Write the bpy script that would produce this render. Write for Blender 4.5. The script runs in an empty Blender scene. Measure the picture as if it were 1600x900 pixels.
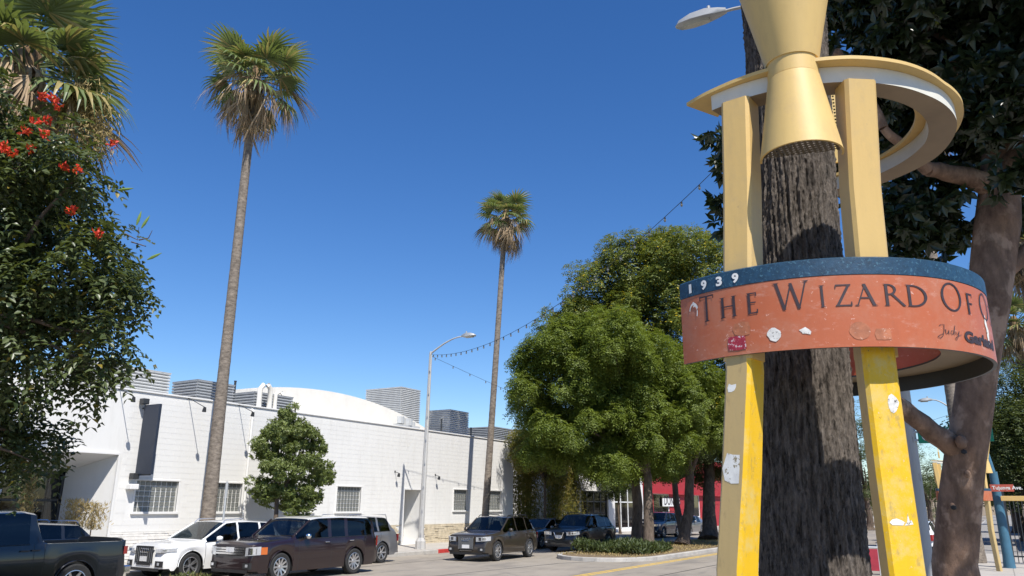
import bpy, bmesh, math, random
import numpy as np
from mathutils import Vector, Matrix, Euler
random.seed(7); RNG = np.random.default_rng(7)
R_ = math.radians
# ---------------------------------------------------------------- camera
F_PX = 1200.0                      # focal length in pixels of a 1600 wide picture
def _nz(v): v = np.array(v, float); return v/np.linalg.norm(v)
UP = _nz((34, 4248, -1200))
XS = np.array((760., 0., -1200.)); XS[1] = -(UP[0]*XS[0]+UP[2]*XS[2])/UP[1]; XS = _nz(XS)
YS = np.cross(UP, XS); ROT = np.array([XS, YS, UP])      # world: X along the street, Y across it, Z up
CAM = np.array((0., 0., 1.95))
def ray(px, py): return ROT @ np.array((px-800., 450.-py, -F_PX))
def at(px, py, d): return Vector(CAM+ray(px, py)*d/F_PX)
def onz(px, py, z): r = ray(px, py); return Vector(CAM+r*(z-CAM[2])/r[2])
def ony(px, py, y): r = ray(px, py); return Vector(CAM+r*y/r[1])
def onx(px, py, x): r = ray(px, py); return Vector(CAM+r*x/r[0])
scene = bpy.context.scene; COL = scene.collection
cd = bpy.data.cameras.new('camera'); cam = bpy.data.objects.new('camera', cd); COL.objects.link(cam)
cd.sensor_width = 36; cd.lens = 36*F_PX/1600; cd.clip_start = .05; cd.clip_end = 4000
m4 = Matrix([list(ROT[0])+[0], list(ROT[1])+[0], list(ROT[2])+[0], [0, 0, 0, 1]]); m4.translation = Vector(CAM)
cam.matrix_world = m4; scene.camera = cam
# ---------------------------------------------------------------- sky and sun
SUN_AZ, SUN_EL = R_(34.9), R_(54.1)    # light travels from the sun towards (sin az, cos az) on the ground
sdir = Vector((math.sin(SUN_AZ)*math.cos(SUN_EL), math.cos(SUN_AZ)*math.cos(SUN_EL), -math.sin(SUN_EL)))
w = bpy.data.worlds.new('World'); scene.world = w; w.use_nodes = True
nt = w.node_tree; bg = nt.nodes['Background']; sky = nt.nodes.new('ShaderNodeTexSky')
sky.sky_type = 'NISHITA'; sky.sun_disc = False; sky.sun_elevation = SUN_EL
sky.sun_rotation = math.atan2(-sdir.x, -sdir.y)
sky.air_density = 1.0; sky.dust_density = 0.0; sky.ozone_density = 4.0; sky.altitude = 0
hs = nt.nodes.new('ShaderNodeHueSaturation'); hs.inputs['Saturation'].default_value = 1.26; hs.inputs['Hue'].default_value = .509
nt.links.new(sky.outputs[0], hs.inputs['Color']); nt.links.new(hs.outputs[0], bg.inputs[0]); bg.inputs[1].default_value = 0.110
sl = bpy.data.lights.new('sun', 'SUN'); sun = bpy.data.objects.new('sun', sl); COL.objects.link(sun)
sl.energy = 5.0; sl.angle = R_(.53); sl.color = (1, .955, .88)
sun.rotation_euler = sdir.to_track_quat('-Z', 'Y').to_euler(); sun.location = (-20, -30, 40)
vs = scene.view_settings; vs.view_transform = 'Standard'; vs.look = 'None'; vs.exposure = 0.42; vs.gamma = 1; vs.use_curve_mapping = False
scene.render.engine = 'CYCLES'; scene.cycles.max_bounces = 8; scene.cycles.transparent_max_bounces = 16
scene.cycles.use_denoising = True
# ---------------------------------------------------------------- materials
def nodes(name):
    m = bpy.data.materials.new(name); m.use_nodes = True
    n = m.node_tree.nodes; return m, n, m.node_tree.links, n['Principled BSDF']
def ramp(n, pts):
    r = n.new('ShaderNodeValToRGB'); e = r.color_ramp.elements
    while len(e) < len(pts): e.new(.5)
    for k, (p, c) in enumerate(pts): e[k].position = p; e[k].color = (*c, 1) if len(c) == 3 else c
    return r
def coords(n, l, scale=(1, 1, 1), kind='Object'):
    t = n.new('ShaderNodeTexCoord'); mp = n.new('ShaderNodeMapping'); mp.inputs['Scale'].default_value = scale
    l.new(t.outputs[kind], mp.inputs[0]); return mp.outputs[0]
def noise(n, l, vec, scale, detail=4, rough=.6):
    t = n.new('ShaderNodeTexNoise'); t.inputs['Scale'].default_value = scale; t.inputs['Detail'].default_value = detail
    t.inputs['Roughness'].default_value = rough; l.new(vec, t.inputs['Vector']); return t.outputs['Fac']
def mixc(n, l, fac, a, b, mode='MIX'):
    x = n.new('ShaderNodeMix'); x.data_type = 'RGBA'; x.blend_type = mode
    for i, v in ((0, fac), (6, a), (7, b)):
        if hasattr(v, 'is_linked') or hasattr(v, 'links'): l.new(v, x.inputs[i])
        elif i == 0: x.inputs[0].default_value = v
        else: x.inputs[i].default_value = (*v, 1)
    return x.outputs[2]
def bumpn(n, l, h, strength, dist, b):
    x = n.new('ShaderNodeBump'); x.inputs['Strength'].default_value = strength; x.inputs['Distance'].default_value = dist
    l.new(h, x.inputs['Height']); l.new(x.outputs[0], b.inputs['Normal'])
def M(name, col, rough=.6, metal=0, var=.12, scale=4, bump=0, bscale=60, bdist=.01, stretch=(1, 1, 1), col2=None, coat=0, spec=.5, speck=None):
    """paint, plastic, metal, concrete ... : base colour broken up by two noises, optional second tone, specks and fine bump"""
    m, n, l, b = nodes(name); v = coords(n, l, stretch)
    f = noise(n, l, v, scale, 6, .65); hi = tuple(min(1, c*(1+var)) for c in col); lo = tuple(c*(1-var) for c in (col2 or col))
    r = ramp(n, [(.3, lo), (.7, hi)]); l.new(f, r.inputs[0]); out = r.outputs[0]
    if speck:
        f2 = noise(n, l, v, speck[1], 5, .7); r2 = ramp(n, [(speck[2], (0, 0, 0)), (speck[2]+.04, (1, 1, 1))]); l.new(f2, r2.inputs[0])
        out = mixc(n, l, r2.outputs[0], out, speck[0])
    l.new(out, b.inputs['Base Color'])
    b.inputs['Roughness'].default_value = rough; b.inputs['Metallic'].default_value = metal; b.inputs['Coat Weight'].default_value = coat
    b.inputs['Coat Roughness'].default_value = .05; b.inputs['Specular IOR Level'].default_value = spec
    if bump: bumpn(n, l, noise(n, l, v, bscale, 5, .7), bump, bdist, b)
    return m
def leafmat(name, dark, light, rough=.45, trans=.3, yellow=None, yamt=.02, spec=.4):
    m, n, l, b = nodes(name); g = n.new('ShaderNodeNewGeometry')
    v = coords(n, l); f = noise(n, l, v, 1.1, 3)
    ad = n.new('ShaderNodeMath'); ad.operation = 'MULTIPLY_ADD'; ad.inputs[1].default_value = .55
    l.new(g.outputs['Random Per Island'], ad.inputs[0]); 
    mu = n.new('ShaderNodeMath'); mu.operation = 'MULTIPLY'; mu.inputs[1].default_value = .6; l.new(f, mu.inputs[0]); l.new(mu.outputs[0], ad.inputs[2])
    pts = [(.2, dark), (.8, light)]
    r = ramp(n, pts); l.new(ad.outputs[0], r.inputs[0]); out = r.outputs[0]
    if yellow:
        r2 = ramp(n, [(yamt, (1, 1, 1)), (yamt+.002, (0, 0, 0))]); l.new(g.outputs['Random Per Island'], r2.inputs[0])
        out = mixc(n, l, r2.outputs[0], out, yellow)
    l.new(out, b.inputs['Base Color']); b.inputs['Roughness'].default_value = rough; b.inputs['Specular IOR Level'].default_value = spec
    t = n.new('ShaderNodeBsdfTranslucent'); br = mixc(n, l, .35, out, (.35, .42, .02), 'MIX'); l.new(br, t.inputs[0])
    mx = n.new('ShaderNodeMixShader'); mx.inputs[0].default_value = trans; l.new(b.outputs[0], mx.inputs[1]); l.new(t.outputs[0], mx.inputs[2])
    l.new(mx.outputs[0], n['Material Output'].inputs[0]); return m
def barkmat(name, dark, light, sc=6, stretch=(1, 1, .15), bump=.8, bdist=.03, rough=.9, patch=None):
    m, n, l, b = nodes(name); v = coords(n, l, stretch)
    f = noise(n, l, v, sc, 8, .72); r = ramp(n, [(.35, dark), (.65, light)]); l.new(f, r.inputs[0]); out = r.outputs[0]
    if patch:
        f3 = noise(n, l, coords(n, l), patch[1], 4, .6); r3 = ramp(n, [(patch[2], (0, 0, 0)), (patch[2]+.08, (1, 1, 1))]); l.new(f3, r3.inputs[0])
        out = mixc(n, l, r3.outputs[0], out, patch[0])
    l.new(out, b.inputs['Base Color']); b.inputs['Roughness'].default_value = rough; b.inputs['Specular IOR Level'].default_value = .2
    bumpn(n, l, noise(n, l, v, sc*2.2, 8, .75), bump, bdist, b); return m
def wornmat(name, base, worn, chip, sc=2.5, amt=.5, chipamt=.68, rough=.45, mid=None, stretch=(1, 1, 1)):
    """weathered street paint: base colour fading to a worn tone in patches, with small chips and streaks"""
    m, n, l, b = nodes(name); v = coords(n, l, stretch)
    f = noise(n, l, v, sc, 10, .78); r = ramp(n, [(amt-.06, (0, 0, 0)), (amt+.08, (1, 1, 1))]); l.new(f, r.inputs[0])
    out = mixc(n, l, r.outputs[0], base, worn)
    f2 = noise(n, l, v, sc*9, 6, .75); r2 = ramp(n, [(chipamt, (0, 0, 0)), (chipamt+.03, (1, 1, 1))]); l.new(f2, r2.inputs[0])
    out = mixc(n, l, r2.outputs[0], out, chip)
    f4 = noise(n, l, coords(n, l, (7, 7, .5)), 4, 4, .6); r4 = ramp(n, [(.35, (.72, .72, .72)), (.6, (1, 1, 1))]); l.new(f4, r4.inputs[0])
    out = mixc(n, l, .12, out, r4.outputs[0], 'MULTIPLY')
    l.new(out, b.inputs['Base Color']); b.inputs['Roughness'].default_value = rough
    bumpn(n, l, f2, .25, .004, b); return m
def glassmat(name, tint, gloss=.04, refl=(1, 1, 1)):
    m, n, l, b = nodes(name); n.remove(b)
    tr = n.new('ShaderNodeBsdfTransparent'); tr.inputs[0].default_value = (*tint, 1)
    gl = n.new('ShaderNodeBsdfGlossy'); gl.inputs['Roughness'].default_value = gloss; gl.inputs[0].default_value = (*refl, 1)
    lw = n.new('ShaderNodeLayerWeight'); lw.inputs[0].default_value = .5
    pw = n.new('ShaderNodeMath'); pw.operation = 'POWER'; pw.inputs[1].default_value = 4.0; l.new(lw.outputs['Facing'], pw.inputs[0])
    ma = n.new('ShaderNodeMath'); ma.operation = 'MULTIPLY_ADD'; ma.inputs[1].default_value = .55; ma.inputs[2].default_value = .05; l.new(pw.outputs[0], ma.inputs[0])
    mx = n.new('ShaderNodeMixShader'); l.new(ma.outputs[0], mx.inputs[0]); l.new(tr.outputs[0], mx.inputs[1]); l.new(gl.outputs[0], mx.inputs[2])
    l.new(mx.outputs[0], n['Material Output'].inputs[0]); return m
def perfmat(name, col, scale=45):
    """perforated sheet: round holes through the sheet in a staggered grid"""
    m, n, l, b = nodes(name); b.inputs['Base Color'].default_value = (*col, 1); b.inputs['Roughness'].default_value = .5
    v = coords(n, l); t = n.new('ShaderNodeTexVoronoi'); t.inputs['Scale'].default_value = scale; t.inputs['Randomness'].default_value = 0; l.new(v, t.inputs['Vector'])
    c = n.new('ShaderNodeMath'); c.operation = 'LESS_THAN'; c.inputs[1].default_value = .36; l.new(t.outputs['Distance'], c.inputs[0])
    tr = n.new('ShaderNodeBsdfTransparent'); mx = n.new('ShaderNodeMixShader'); l.new(c.outputs[0], mx.inputs[0]); l.new(b.outputs[0], mx.inputs[1]); l.new(tr.outputs[0], mx.inputs[2])
    l.new(mx.outputs[0], n['Material Output'].inputs[0]); return m
MAT = {}
def grime(m, amt=.25, tone=(.55, .52, .47), stretch=(1.6, 1.6, .22), sc=2.0, lo=.52, hi=.72):
    n, l = m.node_tree.nodes, m.node_tree.links; b = n['Principled BSDF']; src = b.inputs['Base Color'].links[0].from_socket
    f = noise(n, l, coords(n, l, stretch), sc, 7, .7); r = ramp(n, [(lo, (0, 0, 0)), (hi, (amt, amt, amt))]); l.new(f, r.inputs[0])
    l.new(mixc(n, l, r.outputs[0], src, tone), b.inputs['Base Color']); return m
MAT['asphalt'] = M('asphalt', (.275, .24, .195), .85, var=.16, scale=.5, bump=.3, bscale=90, speck=((.33, .30, .26), 160, .6))
MAT['asphalt_dark'] = M('asphalt_seam', (.04, .04, .04), .8)
MAT['ground'] = M('dry_ground', (.16, .14, .11), .95, var=.2, scale=.3)
MAT['sidewalk'] = M('sidewalk_concrete', (.40, .37, .33), .85, var=.12, scale=1.2, bump=.2, bscale=120, speck=((.22, .2, .18), 40, .66))
MAT['near_walk'] = M('grey_low_bounce_concrete', (.26, .245, .225), .85, var=.15, scale=1.2, bump=.2, bscale=120, speck=((.16, .15, .14), 40, .64))  # mostly out of view; darkened to cut light bounced onto the palm trunk
MAT['kerb'] = M('kerb_concrete', (.40, .38, .35), .85, var=.2, scale=2, bump=.3, speck=((.2, .19, .18), 14, .62))
MAT['kerb_red'] = M('red_kerb_paint', (.42, .035, .03), .6, var=.25, scale=5, speck=((.3, .25, .22), 20, .64))
MAT['road_yellow'] = M('yellow_road_paint', (.62, .40, .06), .7, var=.2, scale=3, speck=((.12, .11, .1), 30, .6))
MAT['road_white'] = M('white_road_paint', (.62, .61, .58), .7, var=.15, scale=3, speck=((.12, .11, .1), 30, .6))
MAT['mulch'] = M('dry_mulch', (.20, .145, .085), .95, var=.45, scale=9, bump=.8, bscale=50, bdist=.05)
MAT['white_wall'] = M('white_painted_block', (.70, .69, .665), .75, var=.035, scale=1.3, bump=.15, bscale=90, bdist=.004, stretch=(1, 1, .4), speck=((.66, .64, .6), 5, .70))
MAT['white_stucco'] = M('white_stucco', (.70, .69, .67), .8, var=.03, scale=2, bump=.2, bscale=120, bdist=.004)
MAT['roof_white'] = M('white_roof_coating', (.68, .655, .60), .8, var=.05, scale=1.5)
MAT['stone_beige'] = M('beige_ledger_stone', (.55, .47, .34), .85, var=.25, scale=5, bump=.5, bscale=30)
MAT['stone_white'] = M('white_painted_stone', (.72, .70, .66), .8, var=.1, scale=6, bump=.4, bscale=30)
MAT['dark_trim'] = M('dark_metal_trim', (.03, .032, .035), .45, var=.1)
MAT['banner_blue'] = M('dark_blue_sign_panel', (.018, .026, .045), .5, var=.08, scale=2)
MAT['glass_block'] = M('glass_block', (.15, .155, .145), .12, var=.35, scale=3.5, bump=.35, bscale=14, bdist=.02, spec=.7)
MAT['mortar'] = M('pale_mortar', (.62, .61, .58), .8)
MAT['galv'] = M('galvanised_steel', (.46, .47, .47), .45, metal=.15, var=.12, scale=2, stretch=(1, 1, .3))
MAT['galv_dark'] = M('grey_painted_louvre', (.30, .315, .33), .5, metal=.2, var=.1, scale=3)
MAT['pole_concrete'] = M('grey_pole', (.44, .43, .41), .7, var=.12, scale=3, stretch=(1, 1, .2), speck=((.28, .26, .24), 20, .64))
MAT['lamp_grey'] = M('lamp_housing', (.40, .41, .41), .4, metal=.2, var=.05)
MAT['lens'] = M('frosted_lamp_lens', (.42, .42, .36), .25, var=.15, scale=8)
MAT['wire'] = M('black_cable', (.02, .02, .02), .6)
MAT['bulb'] = M('clear_bulb', (.22, .22, .20), .1, var=.1)
MAT['red_shop'] = M('red_stucco', (.36, .022, .03), .7, var=.12, scale=2)
MAT['tan_roof'] = M('tan_roof', (.40, .32, .24), .8, var=.15, scale=2)
MAT['wood'] = M('orange_wood', (.36, .16, .06), .6, var=.25, scale=3, stretch=(1, 1, .2))
MAT['shop_glass'] = glassmat('storefront_glass', (.30, .32, .32))
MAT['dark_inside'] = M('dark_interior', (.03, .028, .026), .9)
MAT['cream_post'] = wornmat('cream_enamel', (.62, .42, .15), (.56, .39, .16), (.40, .30, .16), 1.4, .55, .73)
MAT['cream_top'] = wornmat('pale_yellow_enamel', (.62, .43, .155), (.56, .39, .16), (.36, .25, .12), 1.6, .58, .75, rough=.55)
MAT['yellow_leg'] = wornmat('worn_yellow_paint', (.74, .44, .004), (.66, .47, .12), (.60, .50, .34), 4.5, .55, .64, rough=.5)
MAT['tan_leg'] = wornmat('faded_and_shade_tan', (.50, .36, .155), (.45, .33, .15), (.60, .50, .33), 2.0, .5, .72, rough=.55)  # faded paint on the left leg, painted-in shade on the right leg's side
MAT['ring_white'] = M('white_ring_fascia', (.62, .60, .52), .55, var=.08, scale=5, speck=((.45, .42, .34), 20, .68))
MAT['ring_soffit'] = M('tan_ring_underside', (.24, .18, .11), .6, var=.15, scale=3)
MAT['band_orange'] = wornmat('faded_orange_enamel', (.43, .112, .042), (.43, .145, .072), (.66, .40, .32), 2.6, .52, .64, rough=.42)
MAT['band_blue'] = M('cracked_navy_enamel', (.012, .046, .088), .45, var=.35, scale=26, bump=.4, bscale=60, bdist=.004, speck=((.05, .13, .19), 55, .58))
MAT['ink'] = M('dark_brown_ink', (.035, .022, .028), .6, var=.3, scale=20)
MAT['white_ink'] = M('white_numerals', (.72, .72, .70), .6, var=.1, scale=20)
MAT['sticker_red'] = M('red_sticker', (.33, .02, .04), .5, var=.3, scale=30, speck=((.6, .5, .5), 60, .56))
MAT['sticker_white'] = M('white_sticker', (.66, .64, .60), .5, var=.2, scale=30, speck=((.10, .09, .08), 45, .58))
MAT['sticker_ghost'] = M('peeled_sticker', (.38, .13, .06), .6, var=.3, scale=14, speck=((.55, .32, .24), 40, .6))
MAT['sticker_torn'] = M('torn_white_sticker', (.70, .69, .65), .7, var=.15, scale=20, speck=((.28, .24, .16), 22, .57))
MAT['perf_dark'] = perfmat('perforated_steel', (.10, .08, .05), 34)
MAT['perf_yellow'] = perfmat('perforated_yellow_steel', (.70, .50, .20), 34)
MAT['palm_trunk_near'] = barkmat('palm_fibre_bark', (.028, .023, .019), (.33, .28, .238), 40, (1, 1, .2), 1.0, .05)
MAT['palm_trunk'] = barkmat('ringed_palm_bark', (.11, .092, .076), (.29, .245, .20), 5, (1, 1, 2.2), .7, .03)
MAT['ficus_bark'] = barkmat('smooth_brown_bark', (.14, .085, .058), (.30, .19, .13), 5.5, (1, 1, .5), .7, .025, .8, patch=((.38, .255, .18), 2.6, .55))
MAT['tree_bark'] = barkmat('grey_brown_bark', (.06, .045, .035), (.17, .13, .10), 6, (1, 1, .2), .9, .03)
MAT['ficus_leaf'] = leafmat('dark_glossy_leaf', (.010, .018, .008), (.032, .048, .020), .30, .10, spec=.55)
MAT['tulip_leaf'] = leafmat('dark_green_leaf', (.026, .044, .016), (.095, .120, .048), .36, .2, (.22, .17, .03), .02)
MAT['feather_leaf'] = leafmat('bright_feathery_leaf', (.055, .09, .013), (.19, .24, .038), .5, .35)
MAT['flower_tree_leaf'] = leafmat('olive_leaf', (.060, .092, .020), (.195, .225, .052), .45, .3, (.55, .40, .02), .05)
MAT['street_leaf'] = leafmat('mid_green_leaf', (.065, .10, .022), (.18, .215, .06), .42, .25)
MAT['bamboo_leaf'] = leafmat('yellow_green_bamboo_leaf', (.09, .095, .02), (.26, .23, .05), .5, .35, (.32, .22, .05), .12)
MAT['hedge_leaf'] = leafmat('groundcover_leaf', (.05, .07, .015), (.16, .17, .05), .6, .25, (.2, .13, .05), .15)
MAT['far_leaf'] = leafmat('far_tree_leaf', (.028, .045, .014), (.085, .11, .035), .5, .25)
MAT['dry_leaf'] = leafmat('dry_straw', (.22, .16, .07), (.50, .38, .17), .8, .2)
MAT['frond'] = leafmat('palm_frond', (.06, .095, .03), (.17, .215, .085), .42, .28, (.36, .29, .12), .16)
MAT['dead_frond'] = leafmat('dead_palm_frond', (.17, .11, .06), (.46, .34, .22), .85, .15)
MAT['boot'] = barkmat('old_leaf_bases', (.10, .06, .035), (.36, .24, .13), 7, (1, 1, .12), 1, .06)
MAT['flower_red'] = leafmat('scarlet_petal', (.50, .02, .012), (.72, .05, .02), .5, .25)
MAT['pod'] = leafmat('green_seed_pod', (.12, .20, .04), (.22, .32, .08), .5, .2)
MAT['tyre'] = M('tyre_rubber', (.022, .022, .022), .85, var=.2, scale=12)
MAT['rim'] = M('alloy_rim', (.60, .60, .61), .28, metal=.85, var=.05)
MAT['rim_dark'] = M('dark_wheel_well', (.012, .012, .012), .9)
MAT['car_glass'] = glassmat('tinted_car_glass', (.10, .12, .14), .02)
MAT['car_glass_clear'] = glassmat('windscreen_glass', (.42, .48, .48), .02)
MAT['chrome'] = M('chrome', (.75, .75, .76), .12, metal=1, var=.02)
MAT['car_black'] = M('black_car_plastic', (.018, .018, .019), .5, var=.1)
MAT['lamp_lens'] = M('headlight_lens', (.62, .63, .64), .08, metal=.35, var=.15, scale=20, coat=1)
MAT['amber'] = M('amber_lens', (.55, .13, .02), .2, var=.1, coat=1)
MAT['tail_red'] = M('red_tail_lens', (.30, .012, .012), .15, var=.1, coat=1)
MAT['plate'] = M('number_plate', (.66, .66, .66), .45, var=.05, speck=((.12, .14, .28), 26, .60))
MAT['sign_green'] = M('green_sign_sheet', (.008, .24, .13), .45, var=.06)
MAT['sign_white'] = M('white_sign_sheet', (.72, .73, .72), .5, var=.05)
MAT['sign_red'] = M('brick_red_sign', (.40, .085, .055), .5, var=.15, scale=8)
MAT['blue_pole'] = M('blue_painted_pole', (.045, .13, .20), .5, var=.15, scale=3)
MAT['red_barrier'] = M('red_barrier_panel', (.42, .04, .06), .55, var=.15, scale=5)
grime(MAT['white_wall'], .34, (.50, .48, .44)); grime(MAT['white_stucco'], .22); grime(MAT['roof_white'], .3, stretch=(.6, .6, .6))
grime(MAT['asphalt'], .55, (.13, .12, .11), (.25, .9, 1), 1.2, .5, .62); grime(MAT['asphalt'], .5, (.34, .31, .26), (.12, .5, 1), 1.7, .52, .7)
grime(MAT['sidewalk'], .4, (.2, .18, .16), (1, 1, 1), 1.5, .52, .7); grime(MAT['ficus_bark'], .6, (.10, .065, .045), (2, 2, .7), 2.2, .5, .62)
grime(MAT['cream_top'], .30, (.36, .24, .11), (2.2, 2.2, 1), 2.6, .55, .75); grime(MAT['cream_top'], .5, (.20, .10, .04), (30, 30, 1.5), 1.0, .66, .76); grime(MAT['cream_post'], .35, (.40, .28, .13), (3, 3, 1.2), 2.6, .55, .75); grime(MAT['cream_post'], .5, (.34, .24, .12), (14, 14, 14), 3, .64, .7)
grime(MAT['yellow_leg'], .6, (.34, .25, .09), (4, 4, 2), 4, .56, .66); grime(MAT['yellow_leg'], .9, (.10, .08, .05), (11, 11, 9), 3, .67, .70); grime(MAT['tan_leg'], .5, (.28, .20, .10), (5, 5, 2), 4, .56, .68); grime(MAT['tan_leg'], .9, (.10, .08, .05), (11, 11, 9), 3, .68, .71)
grime(MAT['band_orange'], .3, (.30, .075, .03), (3, 3, 1.2), 3, .55, .72); grime(MAT['band_orange'], .4, (.60, .36, .28), (2, 2, 5), 5, .56, .72)
def carpaint(name, col, metal=.35, rough=.32):
    return M(name, col, rough, metal=metal, var=.05, scale=2, coat=.9)
# ---------------------------------------------------------------- mesh helpers
ORG = {}
def origin(o):
    while o is not None:
        if o.name in ORG: return ORG[o.name]
        o = o.parent
    return Vector((0, 0, 0))
def link(name, me, parent):
    o = bpy.data.objects.new(name, me); COL.objects.link(o); o.parent = parent; return o
def thing(name, label, cat, loc=(0, 0, 0), rz=0, group=None, world=True):
    o = bpy.data.objects.new(name, None); COL.objects.link(o); o.location = loc; o.rotation_euler = (0, 0, rz)
    o.empty_display_size = .3; o['label'] = label; o['category'] = cat
    if group: o['group'] = group
    ORG[o.name] = Vector(loc) if world else Vector((0, 0, 0)); return o
def tag(o, label, cat, group=None):
    o['label'] = label; o['category'] = cat
    if group: o['group'] = group
    return o
class MB:
    def __init__(s): s.v = []; s.f = []; s.m = []
    def add(s, vs, fs, mi=0):
        k = len(s.v); s.v += [tuple(p) for p in vs]; s.f += [tuple(i+k for i in f) for f in fs]; s.m += [mi]*len(fs); return s
    def box(s, a, b, mi=0):
        (x0, y0, z0), (x1, y1, z1) = a, b
        return s.add([(x0, y0, z0), (x1, y0, z0), (x1, y1, z0), (x0, y1, z0), (x0, y0, z1), (x1, y0, z1), (x1, y1, z1), (x0, y1, z1)],
                     [(0, 3, 2, 1), (4, 5, 6, 7), (0, 1, 5, 4), (1, 2, 6, 5), (2, 3, 7, 6), (3, 0, 4, 7)], mi)
    def obox(s, c, ex, ey, ez, mi=0):
        c, ex, ey, ez = map(Vector, (c, ex, ey, ez))
        v = [c+sx*ex+sy*ey+sz*ez for sz in (-1, 1) for sx, sy in ((-1, -1), (1, -1), (1, 1), (-1, 1))]
        return s.add(v, [(0, 3, 2, 1), (4, 5, 6, 7), (0, 1, 5, 4), (1, 2, 6, 5), (2, 3, 7, 6), (3, 0, 4, 7)], mi)
    def loft(s, rings, closed=True, cap=True, mi=0):
        n = len(rings[0]); v = [p for r in rings for p in r]; f = []
        for i in range(len(rings)-1):
            for j in range(n if closed else n-1):
                a = i*n+j; b = i*n+(j+1) % n; f.append((a, b, b+n, a+n))
        if cap and closed: f.append(tuple(range(n-1, -1, -1))); f.append(tuple((len(rings)-1)*n+j for j in range(n)))
        return s.add(v, f, mi)
    def tube(s, pts, rad, n=8, mi=0, cap=True):
        pts = [Vector(p) for p in pts]
        if not hasattr(rad, '__len__'): rad = [rad]*len(pts)
        rings = []; ref = None
        for i, p in enumerate(pts):
            t = (pts[min(i+1, len(pts)-1)]-pts[max(i-1, 0)]).normalized()
            if ref is None: ref = Vector((1, 0, 0)) if abs(t.x) < .8 else Vector((0, 1, 0))
            a = t.cross(ref).normalized(); b = t.cross(a).normalized(); ref = -b if False else ref
            rings.append([p+rad[i]*(math.cos(2*math.pi*k/n)*a+math.sin(2*math.pi*k/n)*b) for k in range(n)])
        return s.loft(rings, True, cap, mi)
    def lathe(s, prof, c=(0, 0, 0), n=24, mi=0, a0=0, a1=2*math.pi, closed=True):
        cx, cy, cz = c; rings = []
        k = n if closed else n+1
        for r, z in prof: rings.append([(cx+r*math.cos(a0+(a1-a0)*i/n), cy+r*math.sin(a0+(a1-a0)*i/n), cz+z) for i in range(k)])
        return s.loft(rings, closed, False, mi)
    def build(s, name, mats, parent=None, smooth=False, bevel=0, org=None, angle=40, weld=False):
        if not isinstance(mats, (list, tuple)): mats = [mats]
        o = org if org is not None else origin(parent); o = Vector(o)
        me = bpy.data.meshes.new(name); me.from_pydata([(x-o.x, y-o.y, z-o.z) for x, y, z in s.v], [], s.f)
        for m in mats: me.materials.append(m if not isinstance(m, str) else MAT[m])
        me.polygons.foreach_set('material_index', s.m)
        bm = bmesh.new(); bm.from_mesh(me)
        if weld: bmesh.ops.remove_doubles(bm, verts=bm.verts, dist=.0004)
        bmesh.ops.recalc_face_normals(bm, faces=bm.faces)
        if smooth:
            for f in bm.faces: f.smooth = True
            ca = math.cos(R_(angle))
            for e in bm.edges:
                if len(e.link_faces) == 2 and e.link_faces[0].normal.dot(e.link_faces[1].normal) < ca: e.smooth = False
        bm.to_mesh(me); bm.free(); me.update()
        ob = link(name, me, parent)
        if parent is None: ob.location = o; ORG[ob.name] = o
        if bevel:
            md = ob.modifiers.new('bevel', 'BEVEL'); md.width = bevel; md.segments = 2; md.limit_method = 'ANGLE'
        return ob
def struct(o): o['kind'] = 'structure'; return o
def stuff(o): o['kind'] = 'stuff'; return o
def smesh(o): 
    for p in o.data.polygons: p.use_smooth = True
    return o
# ---- foliage: thousands of folded leaf blades in one mesh
def leaf_object(name, P, A, N, L, Wd, mat, parent, fold=.18, droop=.15):
    n = len(P); A = A/np.linalg.norm(A, axis=1, keepdims=True); S = np.cross(A, N); S /= (np.linalg.norm(S, axis=1, keepdims=True)+1e-9)
    N2 = np.cross(S, A); L = L[:, None]; W = Wd[:, None]
    V = np.empty((n, 4, 3)); V[:, 0] = P; mid = P+A*L*.45
    V[:, 1] = mid+S*W*.5+N2*W*fold; V[:, 2] = P+A*L-N2*L*droop; V[:, 3] = mid-S*W*.5+N2*W*fold
    o = origin(parent); V = V.reshape(-1, 3)-np.array(o)
    me = bpy.data.meshes.new(name); me.vertices.add(n*4); me.vertices.foreach_set('co', V.astype(np.float32).ravel())
    idx = (np.arange(n)[:, None]*4+np.array([0, 1, 2, 0, 2, 3])).ravel().astype(np.int32)
    me.loops.add(n*6); me.loops.foreach_set('vertex_index', idx)
    me.polygons.add(n*2); me.polygons.foreach_set('loop_start', (np.arange(n*2)*3).astype(np.int32))
    try: me.polygons.foreach_set('loop_total', np.full(n*2, 3, np.int32))
    except Exception: pass
    me.materials.append(MAT[mat] if isinstance(mat, str) else mat); me.update(calc_edges=True); me.validate()
    return link(name, me, parent)
def rdir(n): v = RNG.normal(size=(n, 3)); return v/np.linalg.norm(v, axis=1, keepdims=True)
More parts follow.
